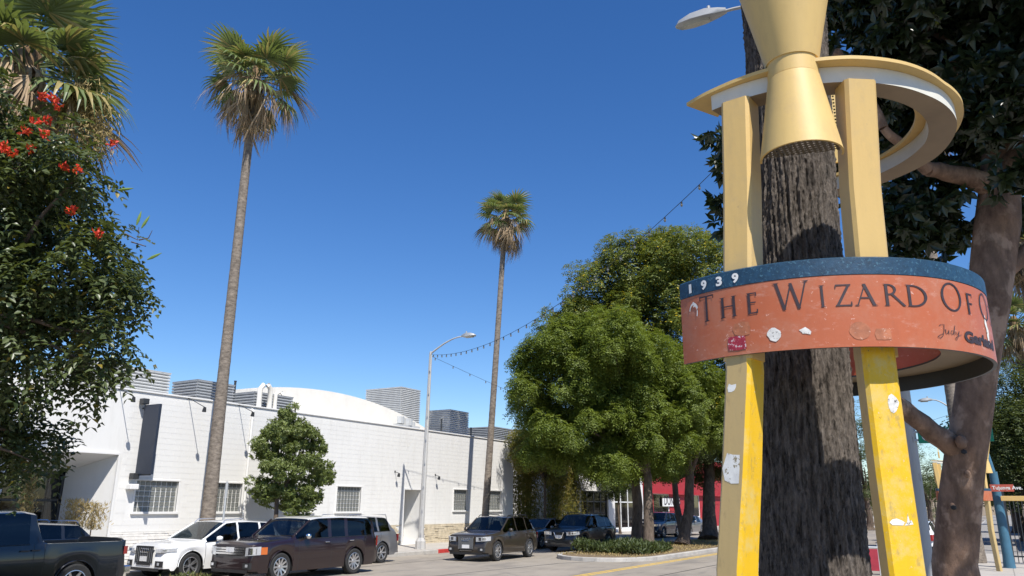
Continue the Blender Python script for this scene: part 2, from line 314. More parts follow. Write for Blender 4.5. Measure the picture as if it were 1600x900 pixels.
def clump_points(blobs, n, sub=14, subr=.34, inner=.25):
    """points in many small clumps that sit on and in the given ellipsoids: (centre, radii); returns points and outward directions"""
    cs = np.array([list(b[0]) for b in blobs]); rs = np.array([list(b[1]) if hasattr(b[1], '__len__') else [b[1]]*3 for b in blobs])
    wts = (rs.prod(1))**(2/3); wts /= wts.sum()
    clc = []; clr = []; cld = []
    for c, r in zip(cs, rs):
        d = rdir(sub); f = np.where(RNG.random(sub) < inner, RNG.uniform(.3, .7, sub), RNG.uniform(.78, 1.0, sub))
        clc.append(c+d*r*f[:, None]); clr.append(np.cbrt(r.prod())*subr*RNG.uniform(.6, 1.25, sub)); cld.append(np.full(sub, 1.0))
    per = RNG.choice(len(blobs), n, p=wts); k = RNG.integers(0, sub, n)
    clc = np.array(clc); clr = np.array(clr)
    u = rdir(n); rad = np.cbrt(RNG.uniform(.12, 1, n))
    P = clc[per, k]+u*(rad*clr[per, k])[:, None]*np.array((1, 1, .8))
    O = (P-cs[per])/rs[per]; O /= (np.linalg.norm(O, axis=1, keepdims=True)+1e-6)
    return P, O*.6+u*.5
def foliage(name, parent, blobs, n, size, mat, style='simple', sub=14, subr=.34, wr=.5, m=6, hang=.2, inner=.25):
    P, O = clump_points(blobs, n, sub, subr, inner); up = np.array((0, 0, 1.))
    D = O+rdir(n)*.7-up*hang; D /= np.linalg.norm(D, axis=1, keepdims=True)
    Nn = up+O*.5+rdir(n)*.45; 
    if style == 'simple':
        L = size*RNG.uniform(.6, 1.25, n); return leaf_object(name, P, D, Nn, L, L*wr, mat, parent)
    Pk = []; Ak = []; Nk = []; Lk = []
    S = np.cross(D, Nn); S /= (np.linalg.norm(S, axis=1, keepdims=True)+1e-9)
    if style == 'spray':          # pinnate leaf: leaflets in pairs along a drooping stalk
        for i in range(m):
            t = (i+1)/m; q = P+D*size*2.6*t-up*size*1.1*t*t*hang*3
            for sg in (-1, 1):
                Pk.append(q); Ak.append(D*.45+S*sg*.9-up*.18+RNG.normal(size=(n, 3))*.15); Nk.append(Nn+RNG.normal(size=(n, 3))*.25); Lk.append(size*RNG.uniform(.75, 1.15, n))
    else:                         # rosette: whorl of leaves at the twig end
        for i in range(m):
            a = 2*math.pi*i/m; Pk.append(P+D*size*.3*RNG.random((n, 1))); B = np.cross(D, S)
            Ak.append(D*.55+(S*math.cos(a)+B*math.sin(a))*.9-up*hang); Nk.append(D+up*.35+RNG.normal(size=(n, 3))*.2); Lk.append(size*RNG.uniform(.6, 1.15, n))
    P = np.concatenate(Pk); A = np.concatenate(Ak); Nn = np.concatenate(Nk); L = np.concatenate(Lk)
    return leaf_object(name, P, A, Nn, L, L*wr, mat, parent)
def branch_path(a, b, bend=.15, n=6):
    a, b = Vector(a), Vector(b); d = b-a; L = d.length; pts = []
    j = Vector((random.uniform(-1, 1), random.uniform(-1, 1), random.uniform(-.3, .6)))*bend*L
    for i in range(n+1):
        t = i/n; pts.append(a+d*t+j*math.sin(math.pi*t)*.6+Vector((random.uniform(-1, 1), random.uniform(-1, 1), random.uniform(-1, 1)))*.012*L*(0 < i < n))
    return pts
def branch(parent, a, b, r0, r1, mat, name='branch', bend=.15, sides=8):
    pts = branch_path(a, b, bend); n = len(pts)
    return MB().tube(pts, [r0+(r1-r0)*(i/(n-1))**.8 for i in range(n)], sides).build(name, mat, parent, smooth=True, angle=80)
def trunk_mesh(pts, rads, parent, mat, name='trunk', n=14, rough=.06, flare=True):
    """tapered trunk through the given points with an uneven skin"""
    P = [Vector(p) for p in pts]; pts2 = []; r2 = []
    for i in range(len(P)-1):
        for k in range(5):
            t = k/5; pts2.append(P[i].lerp(P[i+1], t)); r2.append(rads[i]+(rads[i+1]-rads[i])*t)
    pts2.append(P[-1]); r2.append(rads[-1])
    mb = MB().tube(pts2, r2, n)
    ph = [random.uniform(0, 6.28) for _ in range(4)]
    for i, v in enumerate(mb.v):
        c = pts2[i//n]; d = Vector(v)-c; a = 2*math.pi*(i % n)/n
        k = 1+rough*(math.sin(3*a+ph[0]+v[2]*1.3)+.6*math.sin(5*a+ph[1]-v[2]*2.1)+.5*math.sin(v[2]*4+ph[2]+a))
        if flare and i//n < 3: k *= 1+.28*(1-(i//n)/3)*(1+.5*math.sin(4*a+ph[3]))
        mb.v[i] = tuple(c+d*k)
    return mb.build(name, mat, parent, smooth=True, angle=80)
# ---------------------------------------------------------------- ground, road, pavements
D = 25.5                                   # the white facade stands this far across the street
ROAD = -.15
struct(MB().add([(-900, -900, -.19), (1500, -900, -.19), (1500, 900, -.19), (-900, 900, -.19)], [(0, 1, 2, 3)]).build('ground', 'ground'))
struct(MB().add([(-80, 2.3, ROAD), (600, 2.3, ROAD), (600, 21.6, ROAD), (-80, 21.6, ROAD)], [(0, 1, 2, 3)]).build('road', 'asphalt'))
for y0, w_, x0, x1 in ((11.2, .1, 19, 400), (11.42, .1, 19, 400)):
    struct(MB().box((x0, y0, ROAD+.001), (x1, y0+w_, ROAD+.005)).build('road_marking', 'road_yellow'))
for x0 in range(20, 120, 9):
    struct(MB().box((x0, 6.7, ROAD+.001), (x0+2.7, 6.8, ROAD+.005)).build('road_marking', 'road_white'))
for pts in ([(10, 14.6), (20, 14.9), (27, 14.4), (33, 11.9)], [(16, 18.9), (24, 19.1), (33, 18.8)], [(8, 9.2), (22, 9.35), (50, 9.1)], [(21, 4.4), (40, 4.6), (90, 4.3)]):
    mb = MB(); rings = [[(x, y-.03, ROAD+.004), (x, y+.03, ROAD+.004)] for x, y in pts]; mb.loft(rings, False, False); struct(mb.build('road_seam', 'asphalt_dark'))
near = struct(MB().box((-80, -7, -.18), (600, 2.12, 0)).build('near_pavement', 'near_walk'))
far = struct(MB().box((-80, 21.78, -.18), (600, D+.02, 0)).build('far_pavement', 'sidewalk'))
slab_me = None
def slab(x, y, sx, sy, parent):
    global slab_me
    if slab_me is None: slab_me = MB().box((-.5, -.5, 0), (.5, .5, 1)).build('slab', 'sidewalk', parent).data; o = [c for c in parent.children][-1]
    else: o = link('slab', slab_me, parent)
    o.location = (x, y, -.01); o.scale = (sx-.02, sy-.02, .018+random.uniform(0, .004)); return o
for i in range(24):
    for j in range(2): slab(14+1.5*i, 22.72+1.86*j, 1.5, 1.86, far)
for i in range(14):
    for j in range(3): slab(22+1.5*i, -2.4+1.5*j, 1.5, 1.5, near)
struct(MB().box((3.6, -.7, -.02), (6.95, 2.05, .012)).build('unseen_pit_soil', 'mulch'))  # soil below the frame, added to cut light bounced up the trunk
struct(MB().box((-80, 21.6, -.2), (29.2, 21.775, .006)).build('far_kerb', 'kerb', bevel=.02))
struct(MB().box((29.205, 21.6, -.2), (37, 21.775, .006)).build('far_kerb_red_zone', 'kerb_red', bevel=.02))
struct(MB().box((37.005, 21.6, -.2), (600, 21.775, .006)).build('far_kerb', 'kerb', bevel=.02))
struct(MB().box((-80, 2.125, -.2), (600, 2.3, .006)).build('near_kerb', 'kerb', bevel=.02))
def median(x0, x1, nose_left):
    def outline(i):
        y0, y1 = 12.0+i, 16.3-i; c = (y0+y1)/2; r = (y1-y0)/2; k = 12
        arc = [(math.cos(math.pi*t/k), math.sin(math.pi*t/k)) for t in range(k+1)]
        if nose_left: xc = x0+r*1.25+i; return [(x1, y0), (x1, y1)]+[(xc-r*1.25*b, c+r*a) for a, b in arc]
        xc = x1-r*1.25-i; return [(x0, y1), (x0, y0)]+[(xc+r*1.25*b, c-r*a) for a, b in arc]
    o, q = outline(0), outline(.2); n = len(o); mb = MB()
    mb.loft([[(x, y, -.2) for x, y in o], [(x, y, -.02) for x, y in o], [(x*.9995, y, 0.0) for x, y in outline(.02)], [(x, y, 0.0) for x, y in q], [(x, y, -.05) for x, y in q]], True, False)
    mk = struct(mb.build('median_kerb', 'kerb', org=(o[n//2][0], 14.15, -.2)))
    pts = outline(.18); mb = MB(); N = 40
    mb.add([(x, y, -.004) for x, y in pts], [tuple(range(len(pts)))]); struct(mb.build('median_soil', 'mulch'))
median(28.6, 300, True); median(-60, 13.4, False)
# ---------------------------------------------------------------- the long white block building across the street
bl = thing('white_block_building', 'long white painted block building with glass block windows and a vaulted roof', 'building', (27, D, 0))
X0, X1, ZT = 4.0, 42.0, 5.72
opens = []                                  # x0, x1, z0, z1
WIN = [(16.75, 18.42, 1.62, 2.68), (20.0, 21.3, 1.62, 2.68), (23.6, 25.2, 1.62, 2.68), (26.63, 28.22, 1.60, 2.70), (35.71, 37.06, 1.64, 2.74), (39.2, 40.64, 1.64, 2.74)]
ENT = (12.4, 15.94, 0, 3.50); DOOR = (31.43, 32.75, 0, 2.66)
opens = [*WIN, ENT, DOOR]
xs = sorted({X0, X1, *[o[0] for o in opens], *[o[1] for o in opens]}); zs = sorted({0, ZT, *[o[2] for o in opens], *[o[3] for o in opens]})
mb = MB()
for i in range(len(xs)-1):
    for k in range(len(zs)-1):
        cx, cz = (xs[i]+xs[i+1])/2, (zs[k]+zs[k+1])/2
        if any(a < cx < b and c < cz < d for a, b, c, d in opens): continue
        mb.add([(xs[i], D, zs[k]), (xs[i+1], D, zs[k]), (xs[i+1], D, zs[k+1]), (xs[i], D, zs[k+1])], [(0, 1, 2, 3)])
mb.add([(X1, D, 0), (X1, D+30, 0), (X1, D+30, ZT), (X1, D, ZT)], [(0, 1, 2, 3)]); mb.add([(X0, D, 0), (X0, D+30, 0), (X0, D+30, ZT), (X0, D, ZT)], [(0, 1, 2, 3)])
mb.add([(X0, D+30, 0), (X1, D+30, 0), (X1, D+30, ZT), (X0, D+30, ZT)], [(0, 1, 2, 3)])
mb.add([(X0, D+.25, ZT-.3), (X1, D+.25, ZT-.3), (X1, D+30, ZT-.3), (X0, D+30, ZT-.3)], [(0, 1, 2, 3)])
mb.add([(X0, D+.25, ZT-.3), (X1, D+.25, ZT-.3), (X1, D+.25, ZT), (X0, D+.25, ZT)], [(0, 1, 2, 3)])
for a, b, c, d in WIN+[DOOR]:
    dp = .16 if (a, b, c, d) != DOOR else 1.1
    mb.add([(a, D, c), (b, D, c), (b, D, d), (a, D, d), (a, D+dp, c), (b, D+dp, c), (b, D+dp, d), (a, D+dp, d)], [(0, 1, 5, 4), (1, 2, 6, 5), (2, 3, 7, 6), (3, 0, 4, 7)])
wall = mb.build('wall', 'white_wall', bl)
# block courses, each block a piece of its own
BH, BLN = .2, .4; blk = []
row = 0; z = .98
while z+BH <= ZT-.06:
    x = 16.25-(row % 2)*BLN/2
    while x < X1-.05:
        x1 = min(x+BLN, X1); xa = max(x, 16.1)
        if not any(a-.13 < x1 and b+.13 > xa and c-.16 < z+BH and d+.1 > z for a, b, c, d in opens) and x1-xa > .1: blk.append((xa, x1, z))
        x += BLN
    row += 1; z += BH
full = [b for b in blk if abs(b[1]-b[0]-BLN) < .01]; rest = [b for b in blk if abs(b[1]-b[0]-BLN) >= .01]
full.sort(key=lambda b: b[0]); near_b, far_b = full[:300], full[300:]+rest
bme = None
for xa, xb, z in near_b:
    if bme is None:
        o0 = MB().box((-BLN/2+.003, -.0035, .003), (BLN/2-.003, .01, BH-.003)).build('block', 'white_wall', wall, org=(0, 0, 0)); bme = o0.data
    else: o0 = link('block', bme, wall)
    o0.location = Vector(((xa+xb)/2, D-random.uniform(0, .0012), z))-Vector((27, D, 0))
mb = MB()
for xa, xb, z in far_b: y = D-.0035-random.uniform(0, .0012); mb.box((xa+.004, y, z+.004), (xb-.004, D+.004, z+BH-.004))
stuff(mb.build('far_blocks', 'white_wall', wall))
MB().box((X0, D-.05, ZT), (X1+.05, D+.3, ZT+.06)).build('parapet_cap', 'white_stucco', bl, bevel=.012)
MB().box((16.0, D-.012, .955), (31.35, D+.01, .985)).build('ledge', 'mortar', bl)
# stone base: ledger stones in thin rows
for nm, xa, xb, mt in (('painted_stone_base', 15.98, 23.0, 'stone_white'), ('stone_base', 23.05, 42.0, 'stone_beige')):
    mb = MB(); z = .0
    while z < .93:
        h = random.uniform(.06, .12); x = xa
        while x < xb:
            l_ = random.uniform(.2, .65)
            if not (DOOR[0]-.1 < x+l_ and x < DOOR[1]+.1): mb.box((x+.004, D-random.uniform(.02, .055), z+.004), (min(x+l_, xb)-.004, D+.01, min(z+h, .95)-.004))
            x += l_
        z += h
    stuff(mb.build(nm, mt, bl))
# glass block windows: each block of glass is a piece
for wi, (a, b, c, d) in enumerate(WIN):
    fr = MB(); t = .06
    for p, q in (((a-t, D-.035, d), (b+t, D+.03, d+t)), ((a-t-.03, D-.08, c-t-.02), (b+t+.03, D+.03, c)), ((a-t, D-.03, c), (a, D+.03, d)), ((b, D-.03, c), (b+t, D+.03, d))): fr.box(p, q)
    fr.box((a, D+.11, c), (b, D+.14, d), 1)
    wn = fr.build('glass_block_window', ['white_stucco', 'mortar'], bl, bevel=.006)
    nx, nz_ = (8, 6) if b-a > 1.4 else (7, 6); gx, gz = (b-a)/nx, (d-c)/nz_
    gb = MB().box((-gx/2+.018, -.02, -gz/2+.018), (gx/2-.018, .02, gz/2-.018)).build('glass_block', 'glass_block', wn, bevel=.012, org=(0, 0, 0)); me = gb.data; first = True
    for i in range(nx):
        for k in range(nz_):
            o = gb if first else link('glass_block', me, wn); 
            if not first:
                md = o.modifiers.new('bevel', 'BEVEL'); md.width = .012; md.segments = 2
            first = False
            o.location = Vector((a+gx*(i+.5), D+.105, c+gz*(k+.5)))-Vector((27, D, 0)); o.rotation_euler = (random.uniform(-.02, .02), 0, random.uniform(-.02, .02))
# entrance: splayed white recess with a dark glazed door
ga, gb_ = ony(22, 760, D+2.0), ony(103, 737, D+2.0); gx0, gx1, gz1 = ga.x-.4, gb_.x, gb_.z
mb = MB(); e = ENT
mb.add([(e[0], D, 0), (e[0], D, e[3]), (gx0, D+2, gz1), (gx0, D+2, 0)], [(0, 1, 2, 3)])
mb.add([(e[1], D, 0), (e[1], D, e[3]), (gx1, D+2, gz1), (gx1, D+2, 0)], [(0, 1, 2, 3)])
mb.add([(e[0], D, e[3]), (e[1], D, e[3]), (gx1, D+2, gz1), (gx0, D+2, gz1)], [(0, 1, 2, 3)])
mb.build('entrance_recess', 'white_stucco', bl)
mb = MB().box((e[1]-.02, D-.06, 0), (e[1]+.06, D+.02, e[3]+.06)); mb.box((e[0]-.06, D-.06, e[3]), (e[1]-.021, D+.02, e[3]+.06)); mb.build('entrance_surround', 'white_stucco', bl)
dr = thing_door = None
mb = MB(); yd = D+2.02
for p, q in (((gx0, yd, 0), (gx0+.08, yd+.08, gz1)), ((gx1-.08, yd, 0), (gx1, yd+.08, gz1)), ((gx0, yd, gz1-.1), (gx1, yd+.08, gz1)), ((gx0, yd, 1.95), (gx1, yd+.08, 2.02)), (((gx0+gx1)/2-.04, yd, 0), ((gx0+gx1)/2+.04, yd+.08, gz1-.1)), ((gx0, yd, 0), (gx1, yd+.08, .15))): mb.box(p, q)
door = mb.build('glazed_door', 'dark_trim', bl)
for p, q in ((gx0+.09, (gx0+gx1)/2-.05), ((gx0+gx1)/2+.05, gx1-.09)):
    MB().box((p, yd+.03, .16), (q, yd+.04, 1.94)).build('pane', 'shop_glass', door); MB().box((p, yd+.03, 2.03), (q, yd+.04, gz1-.11)).build('pane', 'shop_glass', door)
MB().box(((gx0+gx1)/2+.06, yd-.05, .95), ((gx0+gx1)/2+.09, yd-.02, 1.35)).build('handle', 'galv', door)
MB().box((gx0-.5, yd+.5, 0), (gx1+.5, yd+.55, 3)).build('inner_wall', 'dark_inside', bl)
cn = MB().lathe([(.05, 0), (.17, .3), (.2, .9), (.16, 1.4), (.05, 1.6)], (gx1-.42, yd+.28, .5), 10); cn.build('curtain', 'sign_white', bl, smooth=True)
# side doorway with a deep shaded recess
a, b, c, d = DOOR
mb = MB().box((a+.05, D+1.02, 0), (b-.05, D+1.07, d-.05)); dd = mb.build('side_door', 'white_stucco', bl); MB().lathe([(0, 0), (.04, 0), (.04, .06), (0, .06)], (b-.2, D+.98, 1.0), 8).build('handle', 'galv', dd)
MB().box((a-.09, D-.03, 0), (a, D+.02, d+.09)).build('door_jamb', 'white_stucco', bl); MB().box((b, D-.03, 0), (b+.09, D+.02, d+.09)).build('door_jamb', 'white_stucco', bl)
MB().box((a, D-.03, d), (b, D+.02, d+.09)).build('door_head', 'white_stucco', bl)
# drain pipe
MB().tube([(21.42, D-.07, .0), (21.42, D-.07, 5.55), (21.42, D+.05, 5.66)], .05, 8).build('drain_pipe', 'white_stucco', bl, smooth=True)
# vaulted roof with its gable end
YG = D+3.2; pa, pr = ony(518, 612, YG), ony(657, 664, YG)
w_ = pr.x-pa.x; h = pa.z-pr.z; Rr = (w_*w_+h*h)/(2*h); cz = pa.z-Rr; xm = pa.x; aa = math.acos(min(1, (ZT-.3-cz)/Rr)); prof = []
for i in range(49): t = -aa+2*aa*i/48; prof.append((xm+Rr*math.sin(t), cz+Rr*math.cos(t)))
mb = MB(); mb.add([(x, YG, z) for x, z in prof], [tuple(range(len(prof)))])
mb.loft([[(x, YG, z) for x, z in prof], [(x, YG+9, z) for x, z in prof]], False, False)
mb.build('vaulted_roof', 'roof_white', bl, smooth=True, angle=30)
mb = MB(); mb.tube([(21.9, D+.2, 5.75), (21.9, D+.2, 6.55), (22.05, D+.2, 6.72), (22.3, D+.2, 6.75), (22.45, D+.2, 6.6), (22.45, D+.2, 5.75)], .11, 10); mb.build('vent_pipe', 'roof_white', bl, smooth=True)
MB().tube([(22.75, D+.2, 5.75), (22.75, D+.2, 6.4), (22.9, D+.2, 6.52), (23.1, D+.2, 6.5)], .09, 10).build('vent_pipe', 'roof_white', bl, smooth=True)
def spot_arm(x, z, ln, dz):
    mb = MB().tube([(x, D, z), (x, D-ln, z+dz)], .014, 6); mb.box((x-.04, D-.02, z-.05), (x+.04, D, z+.05))
    s = mb.build('wall_spotlight_arm', 'dark_trim', bl)
    MB().tube([(x, D-ln, z+dz), (x+.02, D-ln+.05, z+dz-.16)], [.05, .08], 8).build('spotlight_head', 'dark_trim', s)
for px, py, ln, dz in ((187, 607, .9, -.35), (295, 622, 1.0, -.4), (373, 632, .9, -.35)): p = ony(px, py, D); spot_arm(p.x, p.z, ln, dz)
for px, py in ((617, 737), (680, 742)): p = ony(px, py, D); spot_arm(p.x, p.z, .28, -.08)
# dark blue blade sign on two brackets
p0, p1 = ony(214, 742, D), ony(220, 633, D); xb = (p0.x+p1.x)/2
bs = thing('blade_sign', 'tall dark blue blank panel sign projecting from the white wall', 'sign', (xb, D, p0.z))
MB().box((xb-.05, D-1.0, p0.z), (xb+.05, D-.12, p1.z)).build('sign_panel', 'banner_blue', bs, bevel=.01)
for z in (p0.z+.02, p1.z-.08): MB().box((xb-.03, D-.9, z-.05), (xb+.03, D-.001, z-.004)).build('bracket', 'dark_trim', bs)
for z in (p0.z-.15, p1.z+.02): MB().box((xb-.22, D-.3, z), (xb+.02, D-.05, z+.2)).build('spotlight', 'dark_trim', bs, bevel=.02)
p = ony(203, 760, D); wl = MB().box((p.x-.16, D-.28, p.z-.1), (p.x+.16, D-.001, p.z+.08)); tag(wl.build('wall_lamp', 'white_stucco', None, bevel=.02, org=(p.x, D, p.z)), 'small white box lamp on the wall below the blade sign', 'lamp')
# ---------------------------------------------------------------- rooftop equipment
def louvre_box(name, label, cat, px0, px1, pyt, Y, dep, mat='galv', leg=0, zb=None, split=None, wall_w=None, pxs=None):
    a, b = ony(px0, pyt, Y), ony(px1, pyt, Y); z1 = ony((px0+px1)/2, pyt, Y).z; z0 = ZT-.3+leg if zb is None else zb; xa, xb = a.x, b.x
    if wall_w: xa = xb-wall_w
    if pxs: r_ = ray(pxs, pyt+6); dep = xa/(r_[0]/r_[1])-Y
    r = thing(name, label, cat, ((xa+xb)/2, Y, ZT-.3))
    MB().box((xa+.04, Y+.04, z0), (xb-.04, Y+dep-.04, z1-.03)).build('casing', mat, r)
    mb = MB(); n = max(5, int((z1-z0)/.11)); hh = (z1-z0)/n
    for i in range(n):
        z = z0+hh*i
        mb.loft([[(xa, Y, z+.005), (xa, Y-.045, z+hh*.45), (xa, Y, z+hh*.9)], [(xb, Y, z+.005), (xb, Y-.045, z+hh*.45), (xb, Y, z+hh*.9)]], True)
        mb.loft([[(xa, Y, z+.005), (xa-.045, Y, z+hh*.45), (xa, Y, z+hh*.9)], [(xa, Y+dep, z+.005), (xa-.045, Y+dep, z+hh*.45), (xa, Y+dep, z+hh*.9)]], True)
    stuff(mb.build('louvre_slats', mat, r))
    MB().box((xa-.03, Y-.03, z1-.03), (xb+.03, Y+dep+.03, z1)).build('top_cap', mat, r)
    if leg:
        for x in (xa+.1, xb-.1):
            for y in (Y+.1, Y+dep-.1): MB().box((x-.05, y-.05, ZT-.3), (x+.05, y+.05, z0)).build('support_leg', 'galv', r)
    return r
louvre_box('roof_screen', 'large ribbed steel screen on the roof above the blade sign', 'roof unit', 142, 268, 573, D+1.6, 3.2)
louvre_box('roof_screen', 'dark grey louvred roof screen behind the left tall palm trunk', 'roof unit', 309, 367, 597, D+2.0, 3.0, 'galv_dark', pxs=270)
louvre_box('roof_screen', 'low grey louvred roof screen beside the vaulted roof', 'roof unit', 398, 458, 616, D+.7, 2.6, 'galv_dark', pxs=362)
louvre_box('rooftop_cooler', 'big grey rooftop cooler on a stand at the right end of the vault', 'roof unit', 627, 657, 607, D+5, 3.4, 'galv', 1.35, pxs=572)
louvre_box('rooftop_cooler', 'grey rooftop cooler right of the street lamp pole', 'roof unit', 703, 732, 642, D+3.2, 3.0, 'galv', .25, pxs=668)
louvre_box('roof_screen', 'small louvred roof screen right of the slim palm trunk', 'roof unit', 772, 806, 669, D+2.2, 2.4, 'galv_dark')
mb = MB(); p = ony(640, 655, D+3); 
for i, (dx, dz, r) in enumerate(((-.6, .2, .32), (.1, .15, .36), (.6, .0, .2))): mb.lathe([(0, -.2), (r, -.2), (r, .2), (0, .2)], (p.x+dx, D+3.3, p.z+dz-.3), 12)
mb.box((p.x-1.2, D+3, ZT-.3), (p.x+1, D+3.6, p.z-.35)); tag(mb.build('roof_fans', 'galv', None, org=(p.x, D+3.3, ZT-.3)), 'cluster of round metal roof fans under the big cooler', 'roof fans')
for px, py, h, lab in ((669, 630, 2.0, 'thin dark vent stack on the roof beside the street lamp pole'), (690, 655, 1.3, 'short leaning vent pipe in front of the rooftop cooler'), (736, 668, 1.2, 'short dark vent pipe at the parapet left of the slim palm'), (368, 595, 1.9, 'dark vent stack beside the dark grey roof screen')):
    p = ony(px, py, D+2.2); tag(MB().tube([(p.x, p.y, ZT-.3), (p.x, p.y, p.z-.05), (p.x, p.y, p.z)], [.05, .05, .07], 8).build('vent_stack', 'dark_trim', None, org=(p.x, p.y, ZT-.3)), lab, 'vent pipe')
p = ony(124, 585, D+1.2); ch = MB().tube([(p.x, p.y, ZT-.3), (p.x, p.y, p.z+.25)], .18, 12); ch.tube([(p.x, p.y, p.z+.25), (p.x, p.y, p.z+.4)], .26, 12, 1)
tag(ch.build('roof_flue', ['white_stucco', 'wood'], None, org=(p.x, p.y, ZT-.3), smooth=True), 'white round flue with a rusty cap left of the large roof screen', 'flue')
# tan roof behind, left
rb = thing('tan_roofed_building', 'low building with a tan pitched roof behind the white parapet at left', 'building', (9, D+12, 0))
MB().box((2, D+31, 0), (14.5, D+40, 7.5)).build('wall', 'white_stucco', rb)
mb = MB(); mb.add([(1.5, D+30.5, 7.5), (15, D+30.5, 7.5), (15, D+40.5, 7.5), (1.5, D+40.5, 7.5), (1.5, D+35.5, 9.9), (15, D+35.5, 9.9)], [(0, 1, 5, 4), (2, 3, 4, 5), (0, 4, 3), (1, 2, 5)]); mb.build('roof', 'tan_roof', rb)
# ---------------------------------------------------------------- buildings further along
b2 = thing('white_stucco_shop', 'white stucco shop with dark shaded windows beyond the bamboo hedge', 'building', (60, D+1, 0))
xa, xb = ony(868, 760, D).x, ony(1004, 760, D).x
g0, g1 = ony(960, 760, D).x, ony(993, 760, D).x; w0, w1 = ony(908, 760, D).x, ony(950, 760, D).x
H2 = 6.2; mb = MB()
ops = [(w0, w1, .5, 3.0), (g0, g1, .2, 3.5)]; xs = sorted({xa, xb, w0, w1, g0, g1}); zs = [0, .2, .5, 3.0, 3.5, H2]
for i in range(len(xs)-1):
    for k in range(len(zs)-1):
        cx, cz = (xs[i]+xs[i+1])/2, (zs[k]+zs[k+1])/2
        if any(a < cx < b and c < cz < d for a, b, c, d in ops): continue
        mb.box((xs[i], D, zs[k]), (xs[i+1], D+.3, zs[k+1]))
mb.box((xa, D+.3, 0), (xb, D+18, H2)); mb.build('wall', 'white_stucco', b2)
for (a, b, c, d), n in ((ops[0], 4), (ops[1], 3)):
    f = MB(); 
    for i in range(n+1): x = a+(b-a)*i/n; f.box((x-.05, D+.12, c), (x+.05, D+.2, d))
    f.box((a, D+.12, d-.08), (b, D+.2, d)); f.box((a, D+.12, c), (b, D+.2, c+.1)); f.box((a, D+.12, 2.2), (b, D+.2, 2.28))
    wf = f.build('window', 'dark_trim' if n == 4 else 'sign_white', b2)
    for i in range(n):
        x0_, x1_ = a+(b-a)*i/n+.06, a+(b-a)*(i+1)/n-.06; MB().box((x0_, D+.15, c+.1), (x1_, D+.16, d-.09)).build('pane', 'shop_glass', wf)
    MB().box((a, D+.29, c), (b, D+.296, d)).build('dark_room', 'dark_inside', b2)
MB().box((xa-.1, D-.08, H2), (xb+.1, D+.35, H2+.12)).build('parapet_cap', 'white_stucco', b2)
# gate wall between the two buildings
gx0, gx1 = X1+.05, xa-.05
MB().box((gx0, D+3.0, 0), (gx1, D+3.2, 2.3)); gw = thing('white_gate', 'white slatted gate between the white building and the bamboo hedge', 'gate', ((gx0+gx1)/2, D+3, 0))
n = 26
for i in range(n): MB().box((gx0+(gx1-gx0)*i/n+.01, D+3.0, .05), (gx0+(gx1-gx0)*(i+1)/n-.01, D+3.05, 2.1)).build('slat', 'white_stucco', gw)
MB().box((gx0, D+3.05, .3), (gx1, D+3.12, .42)).build('rail', 'white_stucco', gw); MB().box((gx0, D+3.05, 1.7), (gx1, D+3.12, 1.82)).build('rail', 'white_stucco', gw)
rd = thing('red_shop', 'red stucco shop with a white name board seen under the big tree', 'building', (90, D+1, 0))
xa, xb = ony(1008, 760, D).x, ony(1150, 760, D).x
q0, q1 = ony(1078, 760, D).x, ony(1092, 760, D).x; d0, d1 = ony(1020, 760, D).x, ony(1045, 760, D).x
mb = MB(); mb.box((xa, D+.3, 0), (xb, D+20, 6.3)); mb.box((xa, D-.02, 3.1), (xb, D+.3, 6.6)); mb.box((xa, D, 0), (d0, D+.3, 3.1)); mb.box((d1, D, 0), (q0, D+.3, 3.1)); mb.box((q1, D, 0), (xb, D+.3, 3.1)); mb.box((q0, D, 0), (q1, D+.3, .9)); mb.build('wall', 'red_shop', rd)
MB().box((xa, D-.3, 3.0), (xb, D-.021, 3.12)).build('awning_strip', 'red_shop', rd)
for a, b in ((d0, d1), (q0, q1)):
    z0 = 0 if a == d0 else .9
    f = MB().box((a, D+.05, z0), (a+.12, D+.15, 3.1)); f.box((b-.12, D+.05, z0), (b, D+.15, 3.1)); f.box((a+.12, D+.05, 2.95), (b-.12, D+.15, 3.1)); f.box((a+.12, D+.05, z0), (b-.12, D+.15, z0+.12))
    wf = f.build('window', 'sign_white', rd); MB().box((a+.12, D+.09, z0+.12), (b-.12, D+.1, 2.95)).build('pane', 'shop_glass', wf)
    MB().box((a, D+.28, z0), (b, D+.295, 3.1)).build('dark_room', 'dark_inside', rd)
sb0, sb1 = ony(1036, 785, D-.1).x, ony(1062, 785, D-.1).x
sbz = ony(1050, 785, D-.1).z
nb = MB().box((sb0, D-.1, sbz-.35), (sb1, D-.025, sbz+.35)).build('name_board', 'sign_white', rd)
def text_mesh(txt, size, bold=0, ex=.002):
    cu = bpy.data.curves.new('text', 'FONT'); cu.body = txt; cu.size = size; cu.offset = bold; cu.extrude = ex; cu.resolution_u = 3
    o = bpy.data.objects.new('text', cu); COL.objects.link(o); dg = bpy.context.evaluated_depsgraph_get(); me = bpy.data.meshes.new_from_object(o.evaluated_get(dg)); bpy.data.objects.remove(o); return me
def put_text(txt, size, mat, parent, origin_w, ux, uy, bold=0, ex=.004):
    me = text_mesh(txt, size, bold, ex); ux, uy = Vector(ux), Vector(uy); un = ux.cross(uy); ow = Vector(origin_w)-origin(parent)
    for v in me.vertices: v.co = ow+ux*v.co.x+uy*v.co.y+un*v.co.z
    me.materials.clear(); me.materials.append(MAT[mat]); return link('lettering', me, parent)
put_text('DONUTS', (sb1-sb0)*.24, 'ink', nb, (sb0+(sb1-sb0)*.06, D-.106, sbz-.22), (1, 0, 0), (0, 0, 1), .01)
